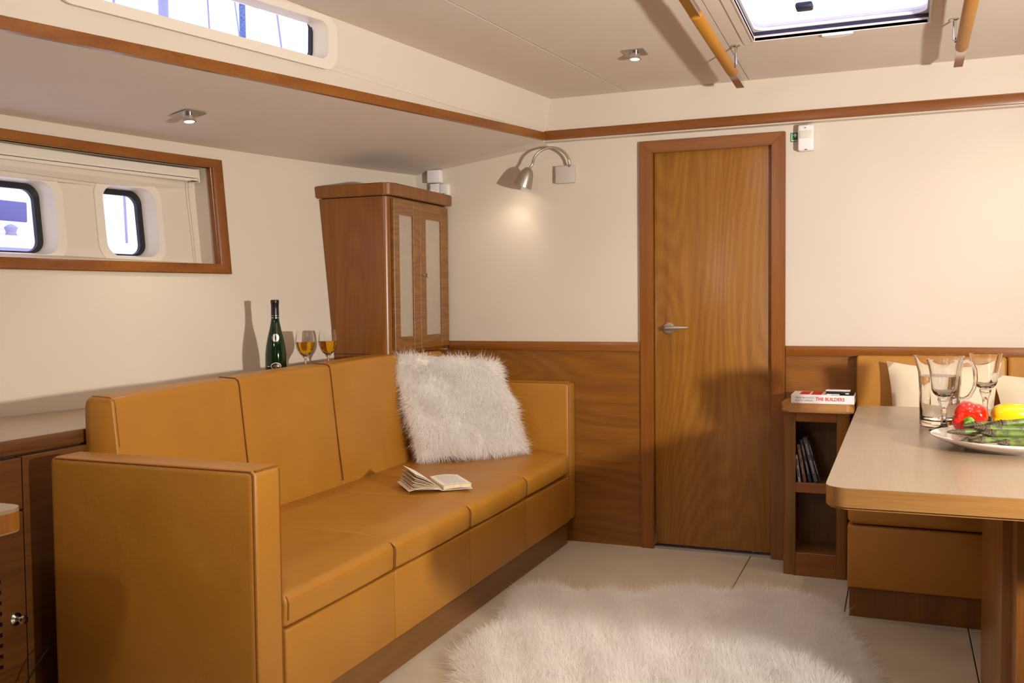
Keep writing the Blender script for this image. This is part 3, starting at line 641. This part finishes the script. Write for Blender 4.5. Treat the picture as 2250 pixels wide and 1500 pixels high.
# ------------------------------------------------------------------ small things
# bottle
bx_, by_ = -2.40, 3.293; zb = .826
BT = thing('wine_bottle', (bx_, by_, zb), 'slim dark green wine bottle standing on the ledge behind the sofa', 'bottle')
B().lathe([(.001, .006), (.030, 0), (.040, .003), (.0432, .010), (.0434, .13), (.0425, .165), (.038, .20), (.031, .235), (.023, .268), (.0175, .295), (.0155, .315), (.0148, .345), (.001, .346)], (bx_, by_, zb), 40).build('glass_body', 'bottle', BT, 60)
lab(B().lathe([(.0166, .308), (.0158, .345), (.0158, .368), (.0172, .370), (.0172, .380), (.0162, .386), (.001, .387)], (bx_, by_, zb), 32).build('capsule', 'bottle2' if 'bottle2' in M_ else 'black', BT, 60), 'dark foil capsule')
lab(B().lathe([(.0171, .3105), (.0171, .3135)], (bx_, by_, zb), 32, cap=False).lathe([(.0169, .320), (.0169, .322)], (bx_, by_, zb), 32, cap=False).build('foil_ring', 'chrome', BT), 'silver ring lines')
vdir = Vector((0-bx_, 0-by_, 0)).normalized(); sdir = Vector((-vdir.y, vdir.x, 0))
def decal(name, mat, shape, rad, zc, off, parent, lbl=None, tilt=None):
    b = B(); vs = []
    for u, v in shape:
        r = rad(zc+v)+off; a = u/r; vs.append(b.bm.verts.new(Vector((bx_, by_, zb+zc+v))+(vdir*math.cos(a)+sdir*math.sin(a))*r))
    b.face(vs); bmesh.ops.triangulate(b.bm, faces=b.bm.faces[:]); o = b.build(name, mat, parent, 0)
    if lbl: lab(o, lbl)
    return o
def brad(z):
    pf = [(0, .0432), (.13, .0434), (.165, .0425), (.20, .038), (.235, .031), (.268, .023)]
    for (a, r), (c, s) in zip(pf, pf[1:]):
        if z <= c: return r+(s-r)*(z-a)/(c-a)
    return .02
ell = lambda a, b_, n=24: [(a*math.cos(t), b_*math.sin(t)) for t in lin(0, 2*math.pi*(n-1)/n, n)]
decal('medallion', 'chrome', ell(.0155, .0165), brad, .230, .0012, BT, 'round silver medallion')
decal('medallion_mark', 'bottle', [(-.0015, -.008), (.0025, -.008), (.0025, .008), (-.0015, .008)], brad, .230, .002, BT)
decal('label', 'white', ell(.0215, .0142), brad, .114, .0010, BT, 'white oval emblem ring')
decal('label_field', 'black', ell(.0192, .0120), brad, .114, .0015, BT)
decal('emblem', 'chrome', [(-.014, .0), (-.008, .006), (-.002, .003), (.004, .008), (.014, .003), (.012, -.004), (.003, -.002), (.002, -.011), (-.004, -.004), (-.011, -.005)], brad, .114, .002, BT, 'silver emblem')
decal('label_line', 'white', [(-.040, -.001), (-.026, -.001), (-.026, .0008), (-.040, .0008)], brad, .113, .001, BT)
for k in range(6): decal('label_letter', 'white', [(-.016+.006*k, -.003), (-.0125+.006*k, -.003), (-.0125+.006*k, .003), (-.016+.006*k, .003)], brad, .091, .001, BT)
# wine glasses
def wineglass(c, label):
    c = Vector(c); t = thing('wine_glass', tuple(c), label, 'wine glass', 'wine glasses behind the sofa')
    up_ = lambda pf: [(r, h if h < .03 else (h*1.45 if h < .09 else .1395+(h-.094)*.79)) for r, h in pf]
    prof = [(.001, .0), (.036, .0), (.036, .0015), (.020, .004), (.005, .008), (.0035, .02), (.0032, .075), (.005, .088), (.016, .100), (.030, .118), (.039, .140), (.0425, .165), (.0415, .19), (.037, .218), (.034, .236), (.0332, .236), (.0362, .218), (.0405, .19), (.0415, .165), (.038, .141), (.029, .1195), (.015, .1025), (.001, .096)]
    B().lathe(up_(prof), c, 40, cap=False).build('glass_body', 'glass', t, 60)
    lab(B().lathe(up_([(.001, .0985), (.0145, .1045), (.0285, .1208), (.0374, .142), (.0408, .165), (.0410, .174), (.001, .174)]), c, 40).build('wine', 'wine', t, 60), 'golden white wine'); return t
wg = wineglass((-2.40, 3.505, zb), 'glass of white wine nearer the bottle, on the ledge behind the sofa')
g2_ = copy_tree(wg, (-2.36, 3.622, zb)); g2_['label'] = 'glass of white wine nearer the corner cabinet, on the ledge behind the sofa'

# open book on the seat
OB = thing('open_book', (-1.64, 3.32, .458), 'open paperback lying on the sofa seat', 'book')
S = Vector((-1.648, 3.315, .462)); U = Vector((-.66, .75, 0)).normalized(); Wd = Vector((.75, .66, 0)).normalized(); L = .21
def sheet(fn, n=10, th=.0008, name='page', mat='paper', parent=OB):
    b = B(); rings = []
    for i in range(n+1):
        s, z = fn(i/n); p = S+Wd*s+Vector((0, 0, z)); rings.append([p, p+U*L, p+U*L+Vector((0, 0, th)), p+Vector((0, 0, th))])
    return b.loft(rings).build(name, mat, parent, 60)
rb = sheet(lambda t: (.004+.112*t, .003+.004*math.sin(t*3.1)), th=.015, name='page_block', mat='paperold'); 
sheet(lambda t: (.002+.118*t, .0185+.005*math.sin(t*3.1)), th=.0006, name='page')
lab(sheet(lambda t: (.0+.122*t, .0), th=.0016, name='cover', mat='white'), 'white paper cover')
lab(sheet(lambda t: (-.135*t, .012*math.sin(t*math.pi)*1+.006*t), th=.0016, name='cover', mat='white'), 'white paper cover, left half')
for k in range(13):
    q = k/12; lift = .008+.060*q; ln = .122-.004*q+.006*math.sin(k*2.3)
    sheet(lambda t, q=q, lift=lift, ln=ln: (-ln*t*(1-.10*q), .004+lift*t+.006*q*math.sin(t*math.pi)), th=.0011, name='page', mat='paperold' if k < 12 else 'paper')
b = B(); zt_ = .0238
for k in range(17):
    v = L*(.10+.8*k/16.0)
    for s0, s1 in ((.018, .104),):
        def pp(s, u_): 
            t = (s-.002)/.118; return S+Wd*s+U*u_+Vector((0, 0, .0185+.005*math.sin(t*3.1)+.0009))
        e1 = s1-.03*(k in (4, 9, 15)); xs_ = lin(s0, e1, 5)
        for i in range(4): b.face([b.bm.verts.new(p) for p in (pp(xs_[i], v), pp(xs_[i+1], v), pp(xs_[i+1], v+.0035), pp(xs_[i], v+.0035))])
lab(b.build('text_lines', 'print', OB, 0), 'grey lines of print')

# books and discs
def text(s, size, loc, mat, parent, name, rot=(math.pi/2, 0, 0), sx=1., ext=.0002):
    cu = bpy.data.curves.new(name, 'FONT'); cu.body = s; cu.size = size; cu.extrude = ext; cu.offset = .0005 if size > .015 else .0001
    o = bpy.data.objects.new(name, cu); COL.objects.link(o); bpy.context.view_layer.update()
    me = bpy.data.meshes.new_from_object(o); bpy.data.objects.remove(o)
    R = Matrix.Translation(loc) @ Matrix.Rotation(rot[2], 4, 'Z') @ Matrix.Rotation(rot[1], 4, 'Y') @ Matrix.Rotation(rot[0], 4, 'X') @ Matrix.Diagonal((sx, 1, 1, 1)); me.transform(R)
    me.materials.clear(); return link(me, name, mat, parent, 0)
M_['inkred'] = base('red_ink', '#c8201c', .5); M_['inkgrey'] = base('grey_ink', '#8a8088', .5)
TBK = thing('paperback', (-.305, 4.32, .748), 'thick white paperback with red title lying on the bookcase', 'book')
z0 = .7475; z1 = .785
b = B().box(-.433, -.177, 4.236, 4.40, z0, z1, .0015, 1); b.build('cover', 'white', TBK)
B().box(-.435, -.1745, 4.2375, 4.402, z0-.0003, z0+.0012).build('back_cover_edge', 'black', TBK)
text('THE BUILDERS', .0195, (-.332, 4.2358, z0+.0135), 'inkred', TBK, 'title', sx=.93)
text('FRANK McDONALD', .0098, (-.414, 4.2358, z0+.0215), 'inkgrey', TBK, 'author_line', sx=.86)
text('& KATHY SHERIDAN', .0098, (-.414, 4.2358, z0+.0095), 'inkgrey', TBK, 'author_line', sx=.80)
b = B().box(-.40, -.36, 4.25, 4.38, z1, z1+.0004); b.box(-.352, -.31, 4.25, 4.39, z1, z1+.0003); b.build('cover_print', 'inkred', TBK, 0)
lab(B().box(-.27, -.18, 4.24, 4.396, z1, z1+.0004).build('cover_photo', 'black', TBK, 0), 'dark cover photograph')
MP = thing('mobile_phone', (-.247, 4.30, z1), 'black and white gadget lying on the thick paperback', 'phone')
B().box(-.292, -.196, 4.262, 4.318, z1+.0006, z1+.015, .003, 3).build('body', 'black', MP); lab(B().box(-.294, -.194, 4.268, 4.316, z1+.0145, z1+.019, .0015, 2).build('lid', 'white', MP), 'white top')
lab(B().box(-.289, -.237, 4.255, 4.263, z1+.0006, z1+.0035).box(-.213, -.199, 4.2605, 4.264, z1+.004, z1+.008).build('keys', 'white', MP), 'white strip and button')
M_['dv1'] = noisy('case_print_silver', '#8d8a86', '#c4c0ba', 90, .3, 0); M_['dv2'] = noisy('case_print_brown', '#54381f', '#8a5a34', 120, .3, 0)
M_['dv3'] = noisy('case_print_navy', '#14162a', '#2d3046', 90, .3, 0); M_['dv4'] = noisy('case_print_grey', '#3c3a40', '#5a575c', 90, .25, 0); M_['dv5'] = noisy('case_print_black', '#0c0b0c', '#2c2a2c', 90, .25, 0)
lbls = ['thin white disc case leftmost in the bookcase', 'brown disc case between the white and the navy case', 'navy disc case in the middle of the leaning row', 'wide charcoal disc case second from right in the leaning row', 'thin black disc case rightmost in the leaning row']
bots = [-.404, -.384, -.362, -.340, -.319]; tops = [-.419, -.417, -.402, -.388, -.372]; hs = [.118, .165, .188, .198, .192]; ths = [.010, .014, .013, .017, .008]
for k in range(5):
    p0 = Vector((bots[k], 0, .402+.002)); ang = math.atan2(tops[k]-bots[k], .19 if k else .12); th = ths[k]
    b = B().box(0, th, 4.262+.004*k, 4.262+.14, 0, hs[k], .001, 1); R = Matrix.Rotation(ang, 3, 'Y')
    for v in b.bm.verts: v.co = p0+R @ v.co
    mn = min(v.co.z for v in b.bm.verts)
    for v in b.bm.verts: v.co.z += .4022-mn
    c_ = tag(b.build('disc_case', 'dv%d' % (k+1)), lbls[k], 'disc case', 'disc cases in the bookcase')
    b = B()
    for a_, e_ in ((.2, .5), (.62, .86)):
        b.box(th*.3, th*.7, 4.2612+.004*k, 4.262+.004*k, hs[k]*a_, hs[k]*e_)
    for v in b.bm.verts: v.co = p0+R @ v.co; v.co.z += .4022-mn
    b.build('spine_print', 'inkgrey' if k else 'black', c_, 0)

# ---- on the table
ZT_ = .790
J = thing('water_jug', (.117, 3.30, ZT_), 'clear glass jug of water with a loop handle on the table', 'jug')
c = Vector((.117, 3.30, ZT_))
po = [(.001, 0), (.054, 0), (.058, .004), (.0585, .02), (.0595, .10), (.0635, .17), (.069, .214), (.0715, .222)]
pi = [(.0695, .222), (.0665, .212), (.061, .17), (.0565, .10), (.0555, .024), (.050, .018), (.001, .017)]
b = B(); n = 48; rings = []
for r, h in po+pi:
    ring = []
    for j in range(n):
        a = 2*math.pi*j/n; rr_ = max(r, 1e-5); sp_ = max(0, math.cos(a-math.pi))**10*max(0, h-.17)*.13 if r > .05 else 0
        ring.append(c+Vector(((rr_+sp_)*math.cos(a), (rr_+sp_)*math.sin(a), h)))
    rings.append(ring)
b.loft(rings, cap=False); b.build('glass_body', 'glass', J, 60)
lab(B().lathe([(.001, .0175), (.0505, .0185), (.0552, .025), (.0562, .10), (.0598, .158), (.001, .158)], c, 48).build('water', 'water', J, 60), 'water')
hp_ = [(.0635, .203), (.078, .209), (.092, .200), (.101, .178), (.103, .150), (.098, .120), (.085, .096), (.070, .086), (.0585, .085)]
B().tube([c+Vector((x, -.0, z)) for x, z in hp_], [.0075, .0062, .0058, .0058, .0058, .0058, .0060, .0065, .0075], 12).build('handle', 'glass', J, 60)
def goblet(c, sc, label):
    c = Vector(c); t = thing('goblet', tuple(c), label, 'goblet', 'stemmed goblets on the dining table')
    prof = [(.001, 0), (.040, 0), (.041, .002), (.030, .007), (.012, .013), (.0085, .020), (.0075, .05), (.0095, .072), (.0155, .088), (.0175, .097), (.0165, .101), (.019, .104), (.030, .115), (.0345, .127), (.0365, .150), (.041, .185), (.0475, .214), (.0485, .219),
            (.0468, .219), (.039, .185), (.0343, .150), (.0323, .129), (.027, .118), (.012, .110), (.001, .108)]
    B().lathe([(r*sc, h) for r, h in prof], c, 40, cap=False).build('glass_body', 'glass', t, 60); return t
gb = goblet((.125, 3.175, ZT_), 1.04, 'empty stemmed goblet in front of the water jug')
g3 = copy_tree(gb, (.262, 3.50, ZT_)); g3['label'] = 'empty stemmed goblet right of the water jug, behind the yellow pepper'
PL = Vector((.282, 2.855, ZT_))
pt = B().lathe([(.001, .004), (.10, .004), (.105, 0), (.118, 0), (.120, .005), (.155, .011), (.195, .027), (.203, .033), (.2035, .0355), (.199, .035), (.150, .0175), (.115, .011), (.001, .010)], PL, 64)
tag(pt.build('dinner_plate', 'china', None, 60), 'white porcelain plate of vegetables on the dining table', 'plate')
def pepper(name, c, axis, rad, ln, lobes, mat, label, dimple=.35, seed=0):
    ax = Vector(axis).normalized(); a = ax.orthogonal().normalized(); b2 = ax.cross(a); c = Vector(c); b = B(); rings = []
    N = 64
    for i in range(21):
        t = i/20; h = math.cos(math.pi*t); r0 = math.sin(math.pi*t)**.62*(1+.06*h)
        ring = []
        for j in range(N):
            th = 2*math.pi*j/N; lb = abs(math.cos(lobes*th/2+seed))**.8; lob = 1-.17*(1-lb)
            hh = h*ln/2*(1-.0)-(math.copysign(1, h))*ln*dimple*.5*max(0, 1-r0)**1.6+.06*ln*lb*h*r0
            ring.append(c+ax*hh+(a*math.cos(th)+b2*math.sin(th))*(rad*max(r0, .02)*lob))
        rings.append(ring)
    b.loft(rings); t_ = thing(name, tuple(c), label, 'pepper')
    b.build('flesh', mat, t_, 80)
    q = c+ax*(ln/2-ln*dimple*.45)
    s = B().lathe([(.001, -.004), (.019, -.002), (.021, .002), (.013, .006), (.0095, .012), (.009, .026), (.0115, .036), (.010, .039), (.001, .037)], q, 20, ax)
    for v in s.bm.verts:
        d = v.co-q; hh = d.dot(ax)
        if hh < .004: v.co += ax*(.003*math.sin(5*math.atan2(d.dot(a), d.dot(b2))))
    lab(s.build('stem', 'stem', t_, 60), 'green stem'); return t_
pepper('red_pepper', (.185, 2.975, .856), (-.15, -1, -.22), .049, .085, 4, 'red', 'red pepper with green stem on the white plate', seed=.5)
pepper('yellow_pepper', (.296, 3.02, .858), (.95, .1, -.05), .042, .118, 3, 'yellow', 'yellow pepper on the white plate behind the asparagus', .25, seed=.9)
asp = [((.119, 2.80, .836), (.190, 2.835, .834), (.42, 2.88, .842), .0062), ((.150, 2.775, .812), (.185, 2.80, .829), (.42, 2.83, .836), .0068),
       ((.178, 2.765, .820), (.22, 2.775, .825), (.44, 2.77, .826), .0070), ((.160, 2.86, .846), (.24, 2.875, .852), (.42, 2.93, .868), .0075),
       ((.185, 2.82, .848), (.25, 2.825, .843), (.44, 2.86, .850), .0080), ((.235, 2.745, .820), (.28, 2.74, .822), (.45, 2.72, .826), .0068),
       ((.200, 2.79, .838), (.26, 2.785, .836), (.45, 2.80, .842), .0078), ((.225, 2.85, .852), (.30, 2.85, .862), (.45, 2.90, .880), .0085)]
alab = ['thin asparagus spear whose tip lies furthest left on the plate', 'asparagus spear with drooping tip hanging over the plate rim', 'asparagus spear with tip at the front rim of the plate', 'asparagus spear lying against the red pepper',
        'asparagus spear on top of the bundle in the middle', 'short tipped asparagus spear nearest the front edge of the plate', 'asparagus spear in the bundle just behind the front ones', 'thick green asparagus spear highest on the bundle before the yellow pepper']
def bez(a, b_, c_, t): return Vector(a)*(1-t)**2+Vector(b_)*2*t*(1-t)+Vector(c_)*t*t
for k, (a_, b_, c_, r) in enumerate(asp):
    r *= 1.12
    t_ = thing('asparagus_spear', a_, alab[k], 'asparagus', 'asparagus spears on the plate')
    pts = [bez(a_, b_, c_, t) for t in lin(.18, 1, 10)]; B().tube(pts, r, 12).build('stalk', 'asp', t_, 60)
    pts = [bez(a_, b_, c_, t) for t in lin(0, .24, 14)]; rs = [r*(.12+1.1*(i/13)**.55)*(1+.10*math.sin(i*2.6)) for i in range(13)]+[r*.98]
    tp_ = B().tube(pts, rs, 12)
    for i in range(1, 12):
        for j in range(3):
            aa = j*2.09+i*1.1; p = pts[i]; d = (pts[min(i+1, 13)]-pts[i-1]).normalized(); o1 = d.orthogonal().normalized(); o2 = d.cross(o1); nn = o1*math.cos(aa)+o2*math.sin(aa); sd = d.cross(nn)
            R_ = rs[i]; q = [p+nn*R_*.85-sd*R_*.5+d*.003, p+nn*R_*.85+sd*R_*.5+d*.003, p+nn*R_*1.28-d*.006, p+nn*R_*.6-d*.001]; vs = [tp_.bm.verts.new(x) for x in q]
            tp_.face((vs[0], vs[1], vs[2])); tp_.face((vs[0], vs[2], vs[3])); tp_.face((vs[1], vs[3], vs[2]))
    lab(tp_.build('tip', 'asptip', t_, 40), 'purplish scaly tip')
    for q in (.36, .56, .78):
        sc_ = B()
        p = bez(a_, b_, c_, q); d = (bez(a_, b_, c_, q+.02)-p).normalized(); nn = (Vector((-.1, -.75, .6))-d*Vector((-.1, -.75, .6)).dot(d)).normalized(); sd = d.cross(nn)
        vs = [sc_.bm.verts.new(x) for x in (p+nn*(r+.0004)+d*.006, p+nn*(r*.8)+sd*r*.62+d*.002, p+nn*(r+.0016)-d*.012, p+nn*(r*.8)-sd*r*.62+d*.002)]; sc_.face(vs)
        sc_.build('leaf_scale', 'asptip', t_, 0)

# ------------------------------------------------------------------ fur
def strands(name, P, N, length, width, mat, parent, curl=.35, seg=3, lean=None, droop=.5, fk=1.):
    n = len(P); L = length*(.6+.6*rng.random(n)); N = N/np.linalg.norm(N, axis=1)[:, None]
    f = np.stack([np.sin(P[:, 0]*31+P[:, 1]*17+P[:, 2]*23)+.8*np.sin(P[:, 0]*73-P[:, 1]*57), np.cos(P[:, 1]*37-P[:, 0]*19+P[:, 2]*29)+.8*np.sin(P[:, 1]*81+P[:, 2]*67), np.sin(P[:, 2]*41+P[:, 0]*23)], 1)
    f = f*fk; D = N+curl*.55*f+curl*rng.normal(size=(n, 3))*.6
    if lean is not None: D = D+lean
    D -= np.minimum(0, (D*N).sum(1)-.12)[:, None]*N
    D /= np.linalg.norm(D, axis=1)[:, None]
    bend = rng.normal(size=(n, 3))*.5+f*.35; bend[:, 2] -= droop
    side = np.cross(D, N+rng.normal(size=(n, 3))*.3); side /= np.linalg.norm(side, axis=1)[:, None]
    V = np.empty((n, 2*seg+1, 3), 'f')
    for k in range(seg+1):
        t = k/seg; p = P+D*(L*t)[:, None]+bend*(L*.45*t*t)[:, None]; w_ = width*(1-t)**.7/2
        if k < seg: V[:, 2*k] = p-side*w_; V[:, 2*k+1] = p+side*w_
        else: V[:, 2*seg] = p
    tri = []
    for k in range(seg-1): tri += [(2*k, 2*k+1, 2*k+3), (2*k, 2*k+3, 2*k+2)]
    tri.append((2*seg-2, 2*seg-1, 2*seg)); tri = np.array(tri)
    Fc = (tri[None]+(np.arange(n)*(2*seg+1))[:, None, None]).reshape(-1, 3)
    me = bpy.data.meshes.new(name); me.vertices.add(n*(2*seg+1)); me.vertices.foreach_set('co', V.reshape(-1)); me.loops.add(Fc.size); me.loops.foreach_set('vertex_index', Fc.ravel().astype('i'))
    me.polygons.add(len(Fc)); me.polygons.foreach_set('loop_start', np.arange(0, Fc.size, 3, dtype='i')); me.update(calc_edges=True)
    o = link(me, name, mat, parent, 0); o['kind'] = 'stuff'; return o
# rug
RG = thing('sheepskin_rug', (-.7, 2.8, 0), 'large white sheepskin rug on the floor before the sofa', 'rug')
ol = [(-1.385, 3.47), (-1.40, 3.56), (-1.30, 3.57), (-1.1, 3.56), (-.9, 3.64), (-.78, 3.74), (-.62, 3.74), (-.46, 3.83), (-.36, 3.83), (-.27, 3.68), (-.20, 3.43), (-.13, 3.2), (-.06, 2.95), (.01, 2.65), (.03, 2.3), (-.15, 1.95), (-.6, 1.8), (-.95, 1.9), (-1.12, 2.2), (-1.20, 2.5), (-1.24, 2.65), (-1.33, 2.82), (-1.34, 2.98), (-1.30, 3.12), (-1.355, 3.3)]
ol = [(x+.045*max(0, min(1, (x+.6)/.3))+(-.02 if x < -1.2 else 0), y+.05*max(0, min(1, (y-3.3)/.3))) for x, y in ol]
oa = np.array(ol)
def inside(x, y):
    c_ = np.zeros(len(x), bool); n = len(oa)
    for i in range(n):
        x0, y0 = oa[i-1]; x1, y1 = oa[i]; cnd = ((y0 > y) != (y1 > y)) & (x < (x1-x0)*(y-y0)/(y1-y0+1e-12)+x0); c_ ^= cnd
    return c_
def edist(x, y):
    d = np.full(len(x), 9.); gx_ = np.zeros(len(x)); gy_ = np.zeros(len(x))
    for i in range(len(oa)):
        a_, b_ = oa[i-1], oa[i]; ab = b_-a_; t = np.clip(((x-a_[0])*ab[0]+(y-a_[1])*ab[1])/(ab@ab), 0, 1); px = a_[0]+t*ab[0]; py = a_[1]+t*ab[1]
        dd = np.hypot(x-px, y-py); m = dd < d; d[m] = dd[m]; gx_[m] = (px-x)[m]; gy_[m] = (py-y)[m]
    return d, gx_, gy_
cnt = (sum(p[0] for p in ol)/len(ol), sum(p[1] for p in ol)/len(ol)); sh = lambda k: [(cnt[0]+(x-cnt[0])*k, cnt[1]+(y-cnt[1])*k) for x, y in ol]
B().loft([[(x, y, z) for x, y in sh(k)] for k, z in ((1, .001), (1, .008), (.98, .017), (.93, .024), (.8, .028), (.4, .03))]).build('hide', 'furskin', RG, 60)
N0 = 130000
xx = rng.uniform(-1.44, .1, N0*2); yy = rng.uniform(1.9, 3.9, N0*2)**1.0; keep = inside(xx, yy); keep &= (rng.random(N0*2) < np.where(yy > 2.5, 1., .55)); xx, yy = xx[keep], yy[keep]
d_, gx_, gy_ = edist(xx, yy); ef = np.clip(1-d_/.07, 0, 1)
gn = np.hypot(gx_, gy_)+1e-9; zz_ = .008+.02*np.clip(d_/.08, 0, 1)
nn_ = np.stack([gx_/gn*ef*1.3, gy_/gn*ef*1.3, np.ones(len(xx))*(1-.45*ef)], 1)
strands('fur', np.stack([xx, yy, zz_], 1), nn_, .058, .0018, 'fur', RG, .42, 3, droop=.45)
# fur cushion
FP = thing('fur_cushion', (-1.88, 4.03, .47), 'shaggy white fur cushion leaning in the far corner of the sofa', 'cushion')
cn = [Vector((-2.035, 3.845, .482)), Vector((-1.640, 4.195, .487)), Vector((-1.785, 4.20, .905)), Vector((-2.20, 3.90, .962))]
nrm = ((cn[1]-cn[0]).cross(cn[3]-cn[0])).normalized()
if nrm.y > 0: nrm = -nrm
b = B(); n = 18; V = {}; fp, fn_ = [], []
def pp(u, v, s):
    p = (cn[0]*(1-u)+cn[1]*u)*(1-v)+(cn[3]*(1-u)+cn[2]*u)*v; t = (max(0, 4*u*(1-u))*max(0, 4*v*(1-v)))**.45
    return p+nrm*(.062*t*s)+nrm*.012*math.sin(u*6+v*4)
for s in (1, -1):
    for i in range(n+1):
        for j in range(n+1):
            V[s, i, j] = V[1, i, j] if s == -1 and (i in (0, n) or j in (0, n)) else b.bm.verts.new(pp(i/n, j/n, s))
    for i in range(n):
        for j in range(n): b.face((V[s, i, j], V[s, i+1, j], V[s, i+1, j+1], V[s, i, j+1]))
b.build('cushion_body', 'furskin', FP, 80)
PP, NN = [], []
for s, cnt_ in ((1, 27000), (-1, 5000)):
    u = rng.random(cnt_); v = rng.random(cnt_)
    if s == -1:
        e = rng.random(cnt_) < .8; u = np.where(e & (rng.random(cnt_) < .5), (u > .5)+(u-.5)*.2*0+np.where(u > .5, -1, 1)*rng.random(cnt_)*.1, u)
    c0 = [np.array(q) for q in cn]; p = ((c0[0]*(1-u)[:, None]+c0[1]*u[:, None])*(1-v)[:, None]+(c0[3]*(1-u)[:, None]+c0[2]*u[:, None])*v[:, None])
    t = (4*u*(1-u)*4*v*(1-v))**.45; p = p+np.array(nrm)*(.062*t*s+.012*np.sin(u*6+v*4))[:, None]
    eu = np.array((cn[1]-cn[0]).normalized()); ev = np.array((cn[3]-cn[0]).normalized())
    ku = np.sign(u-.5)*np.clip((abs(u-.5)-.38)/.12, 0, 1); kv = np.sign(v-.5)*np.clip((abs(v-.5)-.38)/.12, 0, 1)
    q = np.array(nrm)*s*(1-.6*np.maximum(abs(ku), abs(kv)))[:, None]+eu*ku[:, None]*.9+ev*kv[:, None]*.9; PP.append(p); NN.append(q)
strands('fur', np.concatenate(PP), np.concatenate(NN), .042, .0019, 'fur', FP, .6, 4, droop=.25, fk=.7, lean=np.array([.1, -.1, -.75]))

# ------------------------------------------------------------------ outside
NB = thing('sailing_yacht', (-7.6, 6.5, 0), 'white yacht moored alongside, seen through the portholes', 'boat')
B().box(-9.0, -7.0, 1, 12, .2, 1.80, .05, 3).build('hull', 'hull', NB)
B().box(-9.0, -7.35, 1, 6.62, 1.8, 2.28, .06, 3).build('deckhouse', 'hull', NB)
lab(B().box(-7.36, -7.335, 5.1, 6.40, 1.95, 2.13, .012, 3).build('window', 'boatglass', NB), 'dark side window')
lab(B().box(-7.02, -6.99, 1, 12, 1.66, 1.69).build('rubbing_strake', 'spar', NB), 'grey rubbing strake')
B().box(-7.25, -7.19, 1, 12, 1.86, 1.875).build('toe_rail', 'hull', NB)
B().lathe([(.05, 0), (.04, .03), (.055, .07), (.03, .09), (.001, .1)], (-7.1, 6.02, 1.80), 20).build('winch', 'spar', NB)
b = B()
for y in (6.97, 7.05, 7.40): b.tube([(-7.15, y, 1.8), (-7.4, y, 9)], .010 if y < 7.3 else .014, 6)
lab(b.build('shroud', 'spar', NB), 'rigging wires')
b = B().tube([(-8.0, 8.95, 1.8), (-8.05, 9.0, 14)], .06, 12); b.tube([(-8.0, 9.9, 2.0), (-8.3, 9.7, 12)], .012, 6); b.tube([(-7.6, 10.3, 2.0), (-8.2, 9.2, 12)], .01, 6); b.tube([(-7.6, 11.2, 2.0), (-8.2, 10.5, 10)], .014, 6); b.build('mast', 'spar', NB)
MR = thing('mooring_rope', (-5.5, 7.0, 2), 'blue flecked halyard rope outside the coachroof window', 'rope')
M_['rope'] = noisy('blue_rope', '#2a4a80', '#7080a8', 60, .7, 0)
B().tube([(-6.6, 8.60, 1.8), (-6.65, 8.62, 9)], .035, 10).build('rope_line', 'rope', MR)
for o in bpy.data.objects:
    if '_w' in o: del o['_w']
